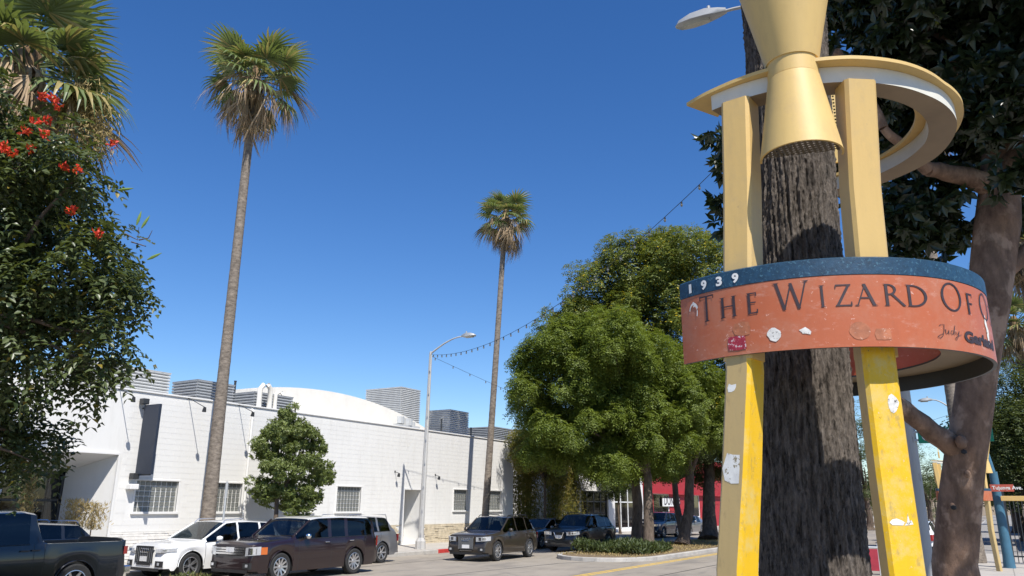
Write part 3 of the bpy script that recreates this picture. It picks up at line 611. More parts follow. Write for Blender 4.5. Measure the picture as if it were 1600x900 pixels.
# ---------------------------------------------------------------- the street sculpture around the near palm
SC = Vector((5.26, .93, 0))
def cylhit(px, py, R):
    r = ray(px, py); o = CAM[:2]-np.array(SC[:2]); a = r[:2]@r[:2]; b = 2*r[:2]@o; k = o@o-R*R; t = (-b-math.sqrt(max(0, b*b-4*a*k)))/2/a; h = CAM+r*t
    return math.atan2(h[1]-SC.y, h[0]-SC.x), h[2]
def poly_(pts):
    xs_, ys_ = zip(*pts); return lambda q: float(np.interp(q, xs_, ys_))
def pol(R, deg, z): a = R_(deg); return Vector((R*math.cos(a), R*math.sin(a), z))
def arc_ring(mb, a0, a1, sec, n=64, mi=(0,), closed=False):
    """sweep a section [(r, z), ...] round the axis; one material index per section edge"""
    m = len(sec); K = n if closed else n+1; vs = []
    for i in range(K):
        a = a0+(a1-a0)*i/n; vs += [pol(r, a, z) for r, z in sec]
    for j in range(m):
        fs = []
        for i in range(n):
            i2 = (i+1) % K; fs.append((i*m+j, i*m+(j+1) % m, i2*m+(j+1) % m, i2*m+j))
        k = len(mb.v); mb.f += [tuple(q+k for q in f) for f in fs]; mb.m += [mi[j % len(mi)]]*len(fs)
    k = len(mb.v); mb.v += [tuple(p) for p in vs]
    if not closed: mb.f += [tuple(range(k, k+m)), tuple(range(k+(K-1)*m, k+K*m))]; mb.m += [mi[0]]*2
def fix_arc(mb):  # arc_ring appends faces before vertices with a fixed base index
    return mb
def post(mb, secs, tw, rw, ch=.018, mi=(0, 0, 0, 0)):
    """square post with softened corners through (R, deg, z) stations; mi: outer, right, inner, left faces"""
    rings = []
    for R, dg, z in secs:
        c = pol(R, dg, z); er = pol(1, dg, 0); et = pol(1, dg+90, 0); pts = []
        for (sr, st) in ((1, -1), (1, 1), (-1, 1), (-1, -1)):
            p0, p1 = ((tw-ch*2)*st, rw), (tw*st, (rw-ch*2))
            a = c+er*sr*rw/2+et*st*(tw/2-ch); b = c+er*sr*(rw/2-ch)+et*st*tw/2
            pts += [a, b] if (sr, st) in ((1, 1), (-1, -1)) else [b, a]
        rings.append(pts)
    n = 8; k = len(mb.v)
    for r in rings: mb.v += [tuple(p) for p in r]
    side = {1: 0, 3: 1, 5: 2, 7: 3}
    for i in range(len(rings)-1):
        for j in range(n):
            mb.f.append((k+i*n+j, k+i*n+(j+1) % n, k+(i+1)*n+(j+1) % n, k+(i+1)*n+j)); mb.m.append(mi[side.get(j, {0: 0, 2: 1, 4: 2, 6: 3}.get(j, 0))])
    mb.f += [tuple(range(k, k+n)), tuple(range(k+(len(rings)-1)*n, k+len(rings)*n))]; mb.m += [mi[0]]*2
LA = [(R, math.degrees(cylhit(px, py, R)[0]), cylhit(px, py, R)[1]) for px, py, R in ((1156, 165, .89), (1160, 300, .90), (1161, 410, .91), (1164, 580, .93), (1159, 740, .95), (1152, 890, .97))]
LTOP = [(LA[0][0], LA[0][1], 4.345), LA[1], LA[2], (LA[3][0], LA[3][1], 2.74)]
dz = (LA[5][2]-LA[4][2]); LB = [(LA[3][0], LA[3][1], 2.90), LA[3], LA[4], LA[5], (LA[5][0]+.1, LA[5][1]-.4, 0)]
RT = [(.945, 215.2, 4.345), (.86, 215.2, 3.71), (.84, 215.2, 3.33), (.81, 215.2, 2.74)]
RB = [(.86, 212.9, 2.80), (.86, 212.9, 2.6), (.865, 212.9, 2.12), (.88, 212.9, 1.65), (.95, 212.9, 0)]
BT = [(.94, 22, 4.345), (.86, 22, 3.3), (.82, 22, 2.74)]; BB = [(.82, 22, 2.9), (.84, 22, 1.65), (.92, 22, 0)]
def sculpture(loc, label, full):
    s = thing('street_sculpture', label, 'sculpture', loc, 0, 'tripod sculptures wrapped round palms', world=False)
    for st, tw_, rw_ in ((LTOP, .175, .19), (RT, .19, .15), (BT, .2, .18)):
        mb = MB(); post(mb, st, tw_, rw_); mb.build('upper_post', 'cream_post', s, smooth=True, angle=30)
    for k, (st, mi) in enumerate(((LB, (1, 0, 0, 1)), (RB, (0, 0, 0, 1)), (BB, (0, 0, 0, 0)))):  # right leg's left face gets the tan too, its shade put into colour
        mb = MB(); post(mb, st, (.155, .185, .16)[k], (.19, .12, .18)[k], mi=mi); lg = mb.build('leg', ['yellow_leg', 'tan_leg'], s, smooth=True, angle=30)
        if k == 0: lg['label'] = 'leg with a faded tan outer face and bright yellow side'
        else: lg['label'] = 'leg with worn bright yellow front face'
    def sweep(mb, a0, a1, secf, n, mi):
        k = len(mb.v); m = None
        for i in range(n+1):
            a = a0+(a1-a0)*i/n; sec = secf(a); m = len(sec); mb.v += [tuple(pol(r, a, z)) for r, z in sec]
        for i in range(n):
            for j in range(m):
                mb.f.append((k+i*m+j, k+i*m+(j+1) % m, k+(i+1)*m+(j+1) % m, k+(i+1)*m+j)); mb.m.append(mi[j % len(mi)])
        mb.f += [tuple(range(k, k+m)), tuple(range(k+n*m, k+(n+1)*m))]; mb.m += [mi[0]]*2
    # sign band: an open hoop with outer skin, recessed floor ring and lower lip
    BA0, BA1 = 148.3, 403
    mb = MB(); sweep(mb, BA0, BA1, lambda a: [(1.04, 2.76), (1.04, 3.153), (1.028, 3.153), (1.028, 2.872), (.76, 2.872), (.76, 2.86), (1.02, 2.86), (1.02, 2.76)], 110, (0, 2, 0, 0, 2, 1, 2, 2))  # lip's inner face is near-black: its shade is put into the colour
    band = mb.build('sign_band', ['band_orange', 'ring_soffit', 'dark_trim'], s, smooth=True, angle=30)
    mb = MB(); sweep(mb, BA0, BA1, lambda a: [(1.043, 3.155), (1.043, 3.247), (1.03, 3.256), (.99, 3.256), (.99, 3.155)], 110, (0,)); mb.build('blue_rim', 'band_blue', band, smooth=True, angle=50)
    # upper ring: broken ring with an overhanging top plate
    wo = poly_([(160, .945), (212, .985), (243, .998), (272, 1.04), (303, 1.05), (330, 1.0), (372, .98)]); wi = poly_([(160, .79), (229, .852), (259, .871), (288, .88), (320, .835), (372, .82)])
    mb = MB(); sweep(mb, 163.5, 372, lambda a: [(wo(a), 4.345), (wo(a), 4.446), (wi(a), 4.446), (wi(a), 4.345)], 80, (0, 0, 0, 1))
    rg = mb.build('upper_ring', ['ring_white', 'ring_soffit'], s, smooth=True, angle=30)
    pt = []
    for q in ((1072.7, 163), (1124, 136), (1194, 110), (1271, 93), (1329, 88.7), (1413, 98), (1474, 128), (1502, 154), (1505.7, 173)):
        h = onz(*q, 4.46)-SC; pt.append((math.degrees(math.atan2(h.y, h.x)) % 360, math.hypot(h.x, h.y)))
    po = poly_(pt+[(303, 1.13), (330, 1.08), (372, 1.05)]); pi_ = poly_([(148, .66), (165, .76), (200, .82), (372, .80)])
    mb = MB(); sweep(mb, pt[0][0], 372, lambda a: [(po(a), 4.448), (po(a), 4.470), (pi_(a), 4.470), (pi_(a), 4.448)], 90, (0,)); mb.build('top_plate', 'cream_top', rg, smooth=True, angle=30)
    # hourglass lamp: half shells in front of the trunk
    ca = 194; ax = pol(.97, ca, 0)
    def half(mb, prof, th=.012, n=40, sp=97):
        rings = []
        outer = [[ax+Vector((r*math.cos(R_(ca-sp+2*sp*i/n)), r*math.sin(R_(ca-sp+2*sp*i/n)), z)) for i in range(n+1)] for r, z in prof]
        inner = [[ax+Vector(((r-th)*math.cos(R_(ca-sp+2*sp*i/n)), (r-th)*math.sin(R_(ca-sp+2*sp*i/n)), z)) for i in range(n+1)] for r, z in prof]
        mb.loft(outer, False, False); mb.loft(inner, False, False); mb.loft([outer[0], inner[0]], False, False); mb.loft([outer[-1], inner[-1]], False, False)
    zr, zn0, zn1 = HG; 
    lamp = MB(); half(lamp, [(.228, zr), (.187, zr+(zn0-zr)*.5), (.147, zn0)]); lp = lamp.build('lower_cone', 'cream_top', s, smooth=True, angle=50)
    mb = MB(); half(mb, [(.144, zn0+.004), (.144, zn1)]); mb.build('neck_collar', 'cream_top', lp, smooth=True, angle=50)
    mb = MB(); half(mb, [(.152, zn1-.005), (.178, zn1+.12), (.262, zn1+.5), (.36, zn1+.95)]); mb.build('upper_cone', 'cream_top', s, smooth=True, angle=50)
    mb = MB(); N = 24; pts = [ax+Vector((.214*math.cos(R_(ca-96+192*i/N)), .214*math.sin(R_(ca-96+192*i/N)), zr+.03)) for i in range(N+1)]
    mb.add(pts, [tuple(range(N+1))]); mb.build('perforated_screen', 'perf_dark', lp)
    pa_, pb_, pc_ = at(1290, 148, 6.15)-SC, at(1290, 208, 6.15)-SC, at(1290, 262, 6.15)-SC; pc = Vector((pb_.x, pb_.y, 0)); e = Vector((.174, -.985, 0)); up_ = lambda z: Vector((0, 0, z))
    mb = MB(); mb.add([pc-e*.2+up_(pb_.z), pc+e*.13+up_(pb_.z), pc+e*.13+up_(pa_.z+.25), pc-e*.2+up_(pa_.z+.25)], [(0, 1, 2, 3)]); bk = mb.build('rear_lamp_screen', 'perf_yellow', s)
    MB().obox(pc-e*.035+up_((pb_.z+pc_.z)/2-.002), e*.165, (.012, 0, 0), (0, 0, (pb_.z-pc_.z)/2-.002)).build('lower_panel', 'cream_top', bk)
    MB().obox(pol(.86, 22, 3.9), pol(.03, 112, 0), pol(.15, 22, 0), (0, 0, .4)).build('brace', 'cream_post', s)
    if not full: return s
    # ---- lettering and stickers on the band
    RB_ = 1.0435
    def wrap(name, polys, a0, a1, z0, z1, mat, parent=band, R=RB_, slant=0):
        mb = MB()
        for p in polys: mb.add([pol(R, a0+(a1-a0)*x+slant*y, z0+(z1-z0)*y) for x, y in p], [tuple(range(len(p)))])
        o = mb.build(name, mat, parent); return o
    def st(p, q, w):  # vertical-ended stroke, w measured along x
        return [(p[0]-w/2, p[1]), (p[0]+w/2, p[1]), (q[0]+w/2, q[1]), (q[0]-w/2, q[1])]
    def rect(x0, y0, x1, y1): return [(x0, y0), (x1, y0), (x1, y1), (x0, y1)]
    def serif(x, y, w=.3): 
        return [(x-w/2, y), (x+w/2, y), (x+w/6, y+.05 if y < .5 else y-.05), (x-w/6, y+.05 if y < .5 else y-.05)]
    def ell(cx, cy, rx, ry, tx, ty, t0=0, t1=360, n=24):
        out = []
        for i in range(n):
            a, b = R_(t0+(t1-t0)*i/n), R_(t0+(t1-t0)*(i+1)/n)
            out.append([(cx+rx*math.cos(a), cy+ry*math.sin(a)), (cx+rx*math.cos(b), cy+ry*math.sin(b)), (cx+(rx-tx)*math.cos(b), cy+(ry-ty)*math.sin(b)), (cx+(rx-tx)*math.cos(a), cy+(ry-ty)*math.sin(a))])
        return out
    G = dict(T=[rect(0, .94, 1, 1), rect(0, .85, .06, .94), rect(.94, .85, 1, .94), rect(.43, 0, .57, .94), serif(.5, 0, .42)],
             H=[rect(.1, 0, .25, 1), rect(.75, 0, .9, 1), rect(.25, .5, .75, .56), serif(.17, 0, .36), serif(.17, 1, .36), serif(.83, 0, .34), serif(.83, 1, .34)],
             E=[rect(.1, 0, .36, 1), rect(.36, 0, 1, .065), rect(.36, .5, .85, .56), rect(.36, .94, .95, 1), rect(.9, .065, 1, .2), rect(.86, .82, .95, .94), serif(.15, 0, .3), serif(.15, 1, .3)],
             W=[st((.30, 0), (.10, 1), .085), st((.30, 0), (.52, .95), .04), st((.70, 0), (.50, .95), .085), st((.70, 0), (.92, 1), .04), serif(.09, 1, .2), serif(.92, 1, .18)],
             I=[rect(.25, 0, .75, 1), serif(.5, 0, 1.2), serif(.5, 1, 1.2)],
             Z=[rect(.06, .94, 1, 1), rect(0, 0, 1, .065), st((.12, .03), (.86, .96), .19), rect(.04, .82, .1, .94), rect(.93, .065, 1, .2)],
             A=[st((.12, 0), (.52, 1), .06), st((.86, 0), (.46, 1), .15), rect(.25, .33, .72, .39), serif(.1, 0, .26), serif(.87, 0, .3)],
             R=[rect(.1, 0, .24, 1), serif(.15, 0, .3), serif(.15, 1, .25), *ell(.26, .75, .38, .25, .13, .055, -90, 90), rect(.2, .945, .27, 1), rect(.2, .5, .27, .555), st((.98, 0), (.42, .53), .16)],
             D=[rect(.1, 0, .23, 1), serif(.14, 0, .26), serif(.14, 1, .26), *ell(.3, .5, .7, .5, .14, .06, -90, 90), rect(.2, .94, .31, 1), rect(.2, 0, .31, .06)],
             O=[*ell(.5, .5, .5, .52, .11, .055)],
             F=[rect(.15, 0, .42, 1), rect(.42, .94, 1, 1), rect(.42, .48, .9, .545), rect(.93, .82, 1, .94), serif(.25, 0, .5), serif(.2, 1, .3)])
    for ch, a, b, big in (('T', 157.0, 162.4, 1), ('H', 164.6, 170.5, 0), ('E', 173.6, 176.9, 0), ('W', 181.6, 192.0, 1), ('I', 194.7, 196.1, 0), ('Z', 198.9, 203.5, 0), ('A', 204.2, 210.7, 0), ('R', 212.5, 218.9, 0), ('D', 219.4, 226.6, 0), ('O', 231.9, 240.8, 1), ('F', 243.3, 247.2, 0), ('O', 252.4, 261.0, 1), ('Z', 263.6, 268.2, 0)):
        wrap('letter', G[ch], a, b, 2.98, 3.135 if big else 3.10, 'ink')
    def bend_text(txt, size, a0, a1, z, mat, bold=.0):
        me = text_mesh(txt, size, bold, 0); xs_ = [v.co.x for v in me.vertices]; w_ = max(xs_)-min(xs_); x0 = min(xs_)
        bm = bmesh.new(); bm.from_mesh(me); bm.to_mesh(me); bm.free()
        for v in me.vertices: v.co = pol(RB_, a0+(a1-a0)*(v.co.x-x0)/w_, z+v.co.y)
        me.materials.clear(); me.materials.append(MAT[mat]); o = link('lettering', me, band)
        bm = bmesh.new(); bm.from_mesh(me); bm.normal_update(); bm.to_mesh(me); bm.free(); return o
    bend_text('Garland', .082, 239.6, 261.2, 2.818, 'ink', .004)
    J = [[(.10, .86), (.18, .98), (.30, 1.0), (.27, .55), (.20, .1), (.08, -.12), (.0, .0), (.1, .15), (.24, .3)],
         [(.30, .55), (.34, .62), (.32, .35), (.36, .27), (.43, .45), (.46, .6), (.44, .3), (.48, .27)],
         [(.66, .55), (.58, .6), (.53, .42), (.57, .27), (.65, .42), (.74, 1.02), (.66, .35), (.70, .27)],
         [(.74, .58), (.76, .36), (.82, .34), (.90, .62), (.84, .2), (.74, -.1), (.68, -.02), (.80, .2), (1.0, .36)]]
    polys = []
    for line in J:
        for p, q in zip(line, line[1:]):
            d = Vector((q[0]-p[0], (q[1]-p[1])*.75)); n_ = Vector((-d.y, d.x)).normalized()*.011 if d.length else Vector((0, 0)); polys.append([(p[0]-n_.x, p[1]-n_.y*1.3), (p[0]+n_.x, p[1]+n_.y*1.3), (q[0]+n_.x, q[1]+n_.y*1.3), (q[0]-n_.x, q[1]-n_.y*1.3)])
    wrap('lettering', polys, 228.4, 238.4, 2.825, 2.895, 'ink')
    for d_, a in (('1', 153.0), ('9', 158.2), ('3', 163.9), ('9', 169.5)):
        R0 = RB_; RB_ = 1.0465; bend_text(d_, .072, a, a+(2.2 if d_ != '1' else 1.1), 3.177, 'white_ink', .003); RB_ = R0
    def blob(n=14, j=.14): return [[(.5+.5*math.cos(2*math.pi*i/n)*random.uniform(1-j, 1+j), .5+.5*math.sin(2*math.pi*i/n)*random.uniform(1-j, 1+j)) for i in range(n)]]
    def rag(j=.06): return [[(random.uniform(0, j), random.uniform(0, j)), (.5, random.uniform(-j, j)), (1-random.uniform(0, j), random.uniform(0, j)), (1+random.uniform(-j, j), .5), (1-random.uniform(0, j), 1-random.uniform(0, j)), (.5, 1+random.uniform(-j, j)), (random.uniform(0, j), 1-random.uniform(0, j)), (random.uniform(-j, j), .5)]]
    for nm, shp, a, b, z0, z1, mt, rr in (('sticker', rag(), 166.7, 172.6, 2.788, 2.866, 'sticker_red', 1.0431), ('sticker', blob(), 179.1, 182.9, 2.812, 2.89, 'sticker_white', 1.0431), ('sticker_residue', blob(20, .02), 201.8, 207.7, 2.797, 2.893, 'sticker_ghost', 1.0419),
            ('sticker_residue', rag(), 209.0, 213.6, 2.795, 2.855, 'sticker_ghost', 1.0419), ('sticker_residue', rag(.12), 168.9, 174.2, 2.868, 2.942, 'sticker_ghost', 1.0419), ('sticker_scrap', rag(.3), 188.0, 191.8, 2.832, 2.868, 'sticker_white', 1.0425), ('sticker_scrap', rag(.35), 254.5, 257.0, 2.86, 2.98, 'sticker_torn', 1.0428)):
        wrap(nm, shp, a, b, z0, z1, mt, R=rr)
    gr = [*ell(.5, .3, .5, .6, .12, .14, 20, 170, 10), *ell(.6, .25, .32, .5, .1, .12, -40, 120, 10), *ell(.5, .85, .12, .12, .1, .1, 0, 360, 8)]
    wrap('graffiti_mark', gr, 152.4, 156.4, 3.03, 3.12, 'sticker_white', R=1.0428)
    # torn stickers and bare patches on the legs
    def leg_patch(st_, x0, x1, z0, z1, side, mat, shp, prd=.0015):
        zs_ = [q[2] for q in st_]
        def frame(z):
            for (r0, d0, q0), (r1, d1, q1) in zip(st_, st_[1:]):
                if q1 <= z <= q0: t = (z-q0)/(q1-q0); return r0+(r1-r0)*t, d0+(d1-d0)*t
            return st_[-1][0], st_[-1][1]
        mb = MB()
        for p in shp:
            vs_ = []
            for x, y in p:
                z = z0+(z1-z0)*y; r, dg = frame(z); c = pol(r, dg, z); er = pol(1, dg, 0); et = pol(1, dg+90, 0); u = x0+(x1-x0)*x
                vs_.append(c+er*((.095 if st_ is LB else .06)+prd)+et*u*(.155 if st_ is LB else .185) if side == 'out' else c-et*(.0775+prd)+er*u*.19)
            mb.add(vs_, [tuple(range(len(vs_)))])
        return mb.build('sticker_scrap', mat, s)
    leg_patch(LB, -.32, .28, 2.06, 2.24, 'out', 'sticker_torn', rag(.16)); leg_patch(LB, -.35, .0, 2.56, 2.61, 'out', 'sticker_torn', rag(.25))
    leg_patch(RB, -.30, .02, 1.865, 1.895, 'out', 'sticker_torn', rag(.2)); leg_patch(RB, .06, .30, 1.865, 1.925, 'out', 'sticker_torn', [[(0, 0), (1, .1), (.85, .45), (.6, .4), (.5, 1), (.35, .35)]]); leg_patch(RB, .02, .34, 2.44, 2.53, 'out', 'sticker_white', blob(12, .3))
    return s
def zfor(xy, py):
    lo, hi = 0., 12.
    for _ in range(40):
        m_ = (lo+hi)/2; v = ROT.T @ (np.array((xy[0], xy[1], m_))-CAM); y = 450-F_PX*v[1]/-v[2]
        if y > py: lo = m_
        else: hi = m_
    return m_
fr = SC+pol(.97+.228, 194, 0); fn = SC+pol(.97+.147, 194, 0); HG = (zfor(fr, 219), zfor(fn, 106), zfor(fn, 80))
sc1 = sculpture(SC, 'near tripod sculpture with orange lettered band, cream ring and hourglass lamp', True)
sc2 = sculpture(Vector((31.2, .95, 0)), 'distant copy of the tripod sculpture with small orange band beside the blue pole', False)
sc2.rotation_euler.z = R_(75); sc2.scale = (.8, .8, .8)
# ---------------------------------------------------------------- palms
def fibre_trunk(pts, rads, parent, mat, NA=96, NZ=260, amp=.014, name='trunk'):
    P = [Vector(p) for p in pts]; zs_ = [p.z for p in P]; mb = MB(); zz = np.linspace(zs_[0], zs_[-1], NZ)
    r1 = np.random.default_rng(3); ph = r1.uniform(0, 6.28, (12, 3)); fr_ = r1.integers(14, 68, 12)
    A = np.linspace(0, 2*math.pi, NA, endpoint=False)
    cells = {}
    for i, z in enumerate(zz):
        x = np.interp(z, zs_, [p.x for p in P]); y = np.interp(z, zs_, [p.y for p in P]); r = np.interp(z, zs_, rads)
        d = sum(np.sin(fr_[k]*(A+.10*math.sin(z*3.1+ph[k, 1]))+ph[k, 0]+.8*math.sin(z*(1.1+.35*k)+ph[k, 2])) for k in range(12))/12*amp*2.0
        seg = ((A/(2*math.pi)*34+.35*math.sin(z*5)).astype(int)); rowz = (z*4.2+np.array([((s*7919) % 13)/13 for s in seg])); stp = (rowz % 1)
        d = d+amp*.35*(stp-.5)-amp*.8*(np.abs(((A/(2*math.pi)*34+.35*math.sin(z*5)) % 1)-.5) > .44)
        d += r1.normal(size=NA)*amp*.35
        mb.v += [(x+(r+dd)*math.cos(a), y+(r+dd)*math.sin(a), z) for a, dd in zip(A, d)]
    for i in range(NZ-1):
        for j in range(NA): a = i*NA+j; b = i*NA+(j+1) % NA; mb.f.append((a, b, b+NA, a+NA))
    mb.m = [0]*len(mb.f); return mb.build(name, mat, parent, smooth=True, angle=60)
def frond_mesh(name, mat, pet=.9, fan=1.0, nb=20, droop=.25, spread=115, dead=False, seed=0):
    r = random.Random(seed); mb = MB()
    def bl(p, d, n_, L, w_, dr, tw):
        s_ = d.cross(n_).normalized(); rings = []; q = p.copy(); dd = d.copy()
        for i in range(5):
            t = i/4; ww = w_*(.35+.65*min(1, t*2.5))*(1-t**1.6)+.002; rings.append([q+s_*ww+n_*ww*.4, q-n_*ww*.3*0, q-s_*ww+n_*ww*.4])
            q = q+dd*L/4; dd = (dd+Vector((0, 0, -1))*dr*(.25+t*1.5)*.5+s_*tw*t*.15).normalized()
        mb.loft(rings, False, False)
    path = [Vector((0, 0, 0))]; d = Vector((1, 0, .0))
    for i in range(4): path.append(path[-1]+d*pet/4); d = (d+Vector((0, 0, -.06-.1*dead))).normalized()
    mb.tube(path, [.032, .026, .02, .016, .012], 5, 0)
    e = path[-1]
    for i in range(nb):
        t = (i/(nb-1)*2-1); a = t*R_(spread); up_ = Vector((0, 0, 1))
        if dead: dr_ = r.uniform(.7, 1.4); dirv = (d+Vector((0, math.sin(a)*.55, -.5+r.uniform(-.2, .3)))).normalized(); L = fan*r.uniform(.7, 1.2); w_ = .014
        else: dirv = (d*math.cos(a)+Vector((0, math.sin(a), .12-.3*abs(t)))).normalized(); L = fan*(1-.22*abs(t))*r.uniform(.9, 1.05); dr_ = droop*r.uniform(.7, 1.5); w_ = .062
        bl(e, dirv, (up_+Vector((0, -t*.4, 0))).normalized(), L, w_, dr_, r.uniform(-1, 1))
    o = mb.build(name, mat, None, smooth=False); me = o.data; bpy.data.objects.remove(o); return me
FG = [frond_mesh('frond', 'frond', pet=1.0, fan=1.05, droop=.32+.32*i, seed=i) for i in range(4)]
FD = [frond_mesh('dead_frond', 'dead_frond', pet=.85, fan=1.0, nb=22, dead=True, seed=20+i) for i in range(3)]
def palm_crown(parent, top, sc, ng=34, nd=26, seed=1, dl=(-72, 2)):
    r = random.Random(seed); base = Vector(top)-origin(parent)
    for i in range(ng):
        t = i/(ng-1); el = 70-88*t+r.uniform(-12, 12); az = i*137.5+r.uniform(-15, 15); o = link('frond', FG[min(3, int(t*3+r.random()))], parent)
        o.location = base+Vector((0, 0, .05-.45*t))*sc; o.rotation_euler = Euler((r.uniform(-.3, .3), -R_(el), R_(az)), 'XYZ'); k = sc*r.uniform(.85, 1.1)*(.8 if t < .12 else 1); o.scale = (k, k, k)
    for i in range(9):
        o = link('frond', FG[i % 3], parent); o.location = base+Vector((0, 0, -.15))*sc; o.rotation_euler = Euler((r.uniform(-.4, .4), -R_(r.uniform(5, 70)), R_(i*137.5+60)), 'XYZ'); k = sc*r.uniform(.5, .68); o.scale = (k, k, k)
    for i in range(nd):
        t = i/max(1, nd-1); el = dl[1]+(dl[0]-dl[1])*t+r.uniform(-10, 10); az = i*137.5+40+r.uniform(-20, 20); o = link('dead_frond', FD[r.randrange(3)], parent)
        o.location = base+Vector((0, 0, -.2-.5*t))*sc; o.rotation_euler = Euler((r.uniform(-.5, .5), -R_(el), R_(az)), 'XYZ'); k = sc*r.uniform(.8, 1.1)*(1.22 if t < .55 else 1); o.scale = (k, k, k)
def palm(label, base, top, r0, r1, sc, seed, ng=34, nd=26, boots=True, trunk_mat='palm_trunk', bend=None):
    t = thing('fan_palm', label, 'palm tree', base, group='fan palms along the street'); base, top = Vector(base), Vector(top)
    n = 90; mb = MB(); pts = []; rr = []
    for i in range(n+1):
        u = i/n; p = base.lerp(top, u)
        if bend is not None: p = p+Vector(bend)*math.sin(math.pi*u)
        pts.append(p); rr.append((r0+(r1-r0)*u**.5+.2*r0*max(0, 1-u*14))*(1+.035*(i % 2)+random.uniform(-.015, .015)))
    mb.tube(pts, rr, 14); mb.build('trunk', trunk_mat, t, smooth=True, angle=80)
    if boots:
        ax = (top-base).normalized(); mb = MB(); NA = 26
        for i in range(NA*2):
            a = 2*math.pi*i/NA+random.uniform(-.1, .1); lv = i//NA; h0 = -.15-.42*lv*sc; L = sc*random.uniform(.55, .95)
            o = Vector((math.cos(a), math.sin(a), 0)); p = top+o*r1*1.05+ax*h0; s_ = Vector((-o.y, o.x, 0))*.05*sc
            rings = [[p-s_, p+s_], [p+o*.2*sc-ax*L*.35-s_*.9, p+o*.2*sc-ax*L*.35+s_*.9], [p+o*.20*sc-ax*L*.75-s_*.6, p+o*.20*sc-ax*L*.75+s_*.6], [p+o*.06*sc-ax*L*1.05-s_*.2, p+o*.06*sc-ax*L*1.05+s_*.2]]
            mb.loft(rings, False, False)
        mb.build('old_leaf_bases', 'dead_frond', t)
        fibre_core = MB().tube([top-ax*.3*sc, top+ax*.1*sc, top+ax*.35*sc], [r1*1.2, r1*1.5, r1*.5], 10); fibre_core.build('crown_core', 'boot', t, smooth=True)
    palm_crown(t, top, sc, ng, nd, seed); return t
# near palm inside the sculpture
np_ = thing('fan_palm', 'rough fibrous palm trunk standing inside the near tripod sculpture', 'palm tree', (SC.x, SC.y, 0), group='fan palms along the street')
tp = []
for px, py, dp in ((1277, 1050, 4.53), (1270, 850, 4.75), (1258, 640, 4.98), (1243, 300, 5.33), (1226, 50, 5.72)): tp.append(at(px, py, dp))
tp = [Vector((tp[0].x, tp[0].y, 0))]+tp+[Vector((tp[-1].x-.05, tp[-1].y+.02, 11.0))]
fibre_trunk(tp, [.40, .335, .31, .285, .262, .285, .24], np_, 'palm_trunk_near', 220, 700, .011)
palm_crown(np_, tp[-1], 1.15, 30, 24, 5)
p1b = ony(326, 800, 24.3); p1t = ony(400, 116, 24.3)
palm('tall slim palm with a ragged brown skirt left of the round street tree', (p1b.x, 24.3, 0), p1t, .29, .15, 1.3, 11, 30, 44)
k = ony(757, 800, 23.0); t_ = ony(789, 345, 23.0); t_ = onx(790, 335, k.x+.55); 
palm('slimmer distant palm with a brown skirt right of the curved street lamp', (k.x-.05, 23.0, 0), t_, .21, .14, 1.06, 12, 26, 38)
lpt = at(42, 95, 18.5); palm('big left edge palm with drooping green fans above the red flowered tree', (lpt.x-.1, lpt.y+.05, -.02), lpt, .30, .22, 1.4, 13, 40, 52)
# hanging pale fruit stalks on the big left palm
fp = bpy.data.objects[[o.name for o in bpy.data.objects if o.name.startswith('fan_palm')][-1]]
P = []; A = []
for c, r in ((at(140, 180, 18), .5), (at(150, 215, 18), .45), (at(118, 160, 18.2), .35)):
    q = np.array(c)+RNG.normal(size=(900, 3))*np.array((.45, .45, .7))*r; P.append(q); A.append(RNG.normal(size=(900, 3))*.6+np.array((0, 0, -.8)))
P = np.concatenate(P); A = np.concatenate(A); leaf_object('fruit_stalks', P, A, rdir(len(P)), np.full(len(P), .16), np.full(len(P), .02), 'dry_leaf', fp)
for px, py, d_, sd, zt in ((1519, 330, 31.5, 21, None), (1585, 505, 46, 22, None), (1590, 375, 38, 23, None)):
    c = at(px, py, d_); lb = {21: 'pale palm trunk rising behind the dark tree at right', 22: 'far right palm with yellowed drooping skirt right of the big tree trunk', 23: 'far palm crown half hidden behind the dark tree at the right edge'}[sd]
    palm(lb, (c.x, c.y if sd != 21 else .95, 0), (c.x, c.y if sd != 21 else .95, c.z+(5 if sd == 21 else 0)), .28, .2, 1.25, sd, 24, 34)
# ---------------------------------------------------------------- trees
def pxblob(px, py, d, rpx, flat=1.0, dep=1.0):
    r = rpx*d/F_PX; return (at(px, py, d), (r*dep, r*dep, r*flat))
# dark broad-leaved tree at right, its leaning trunk beside the sculpture
fb = at(1497, 830, 9.2); ft = thing('broad_leaved_tree', 'dark glossy leaved tree with smooth brown trunk right of the sculpture', 'tree', (fb.x+.05, fb.y, 0))
tp = [Vector((fb.x+.08, fb.y+.05, 0)), at(1490, 880, 9.2), at(1498, 800, 9.2), at(1507, 715, 9.2), at(1523, 620, 9.25), at(1545, 480, 9.4), at(1558, 350, 9.7), at(1562, 210, 10.2)]
trunk_mesh(tp, [.34, .245, .232, .22, .212, .235, .26, .19], ft, 'ficus_bark', n=24, rough=.04)
def twig(a, b, r0, r1, bend=.12): return branch(ft, a, b, r0, r1, 'ficus_bark', bend=bend, sides=10)
twig(at(1492, 700, 9.2), at(1398, 628, 9.0), .14, .09, .05); twig(at(1398, 628, 9.0), at(1330, 560, 9.2), .09, .05)
twig(at(1548, 290, 9.8), at(1450, 265, 9.6), .15, .09); twig(at(1450, 265, 9.6), at(1380, 200, 9.5), .09, .05)
twig(at(1552, 300, 9.8), at(1650, 180, 10), .2, .09); twig(at(1545, 440, 9.5), at(1640, 360, 9.6), .13, .08)
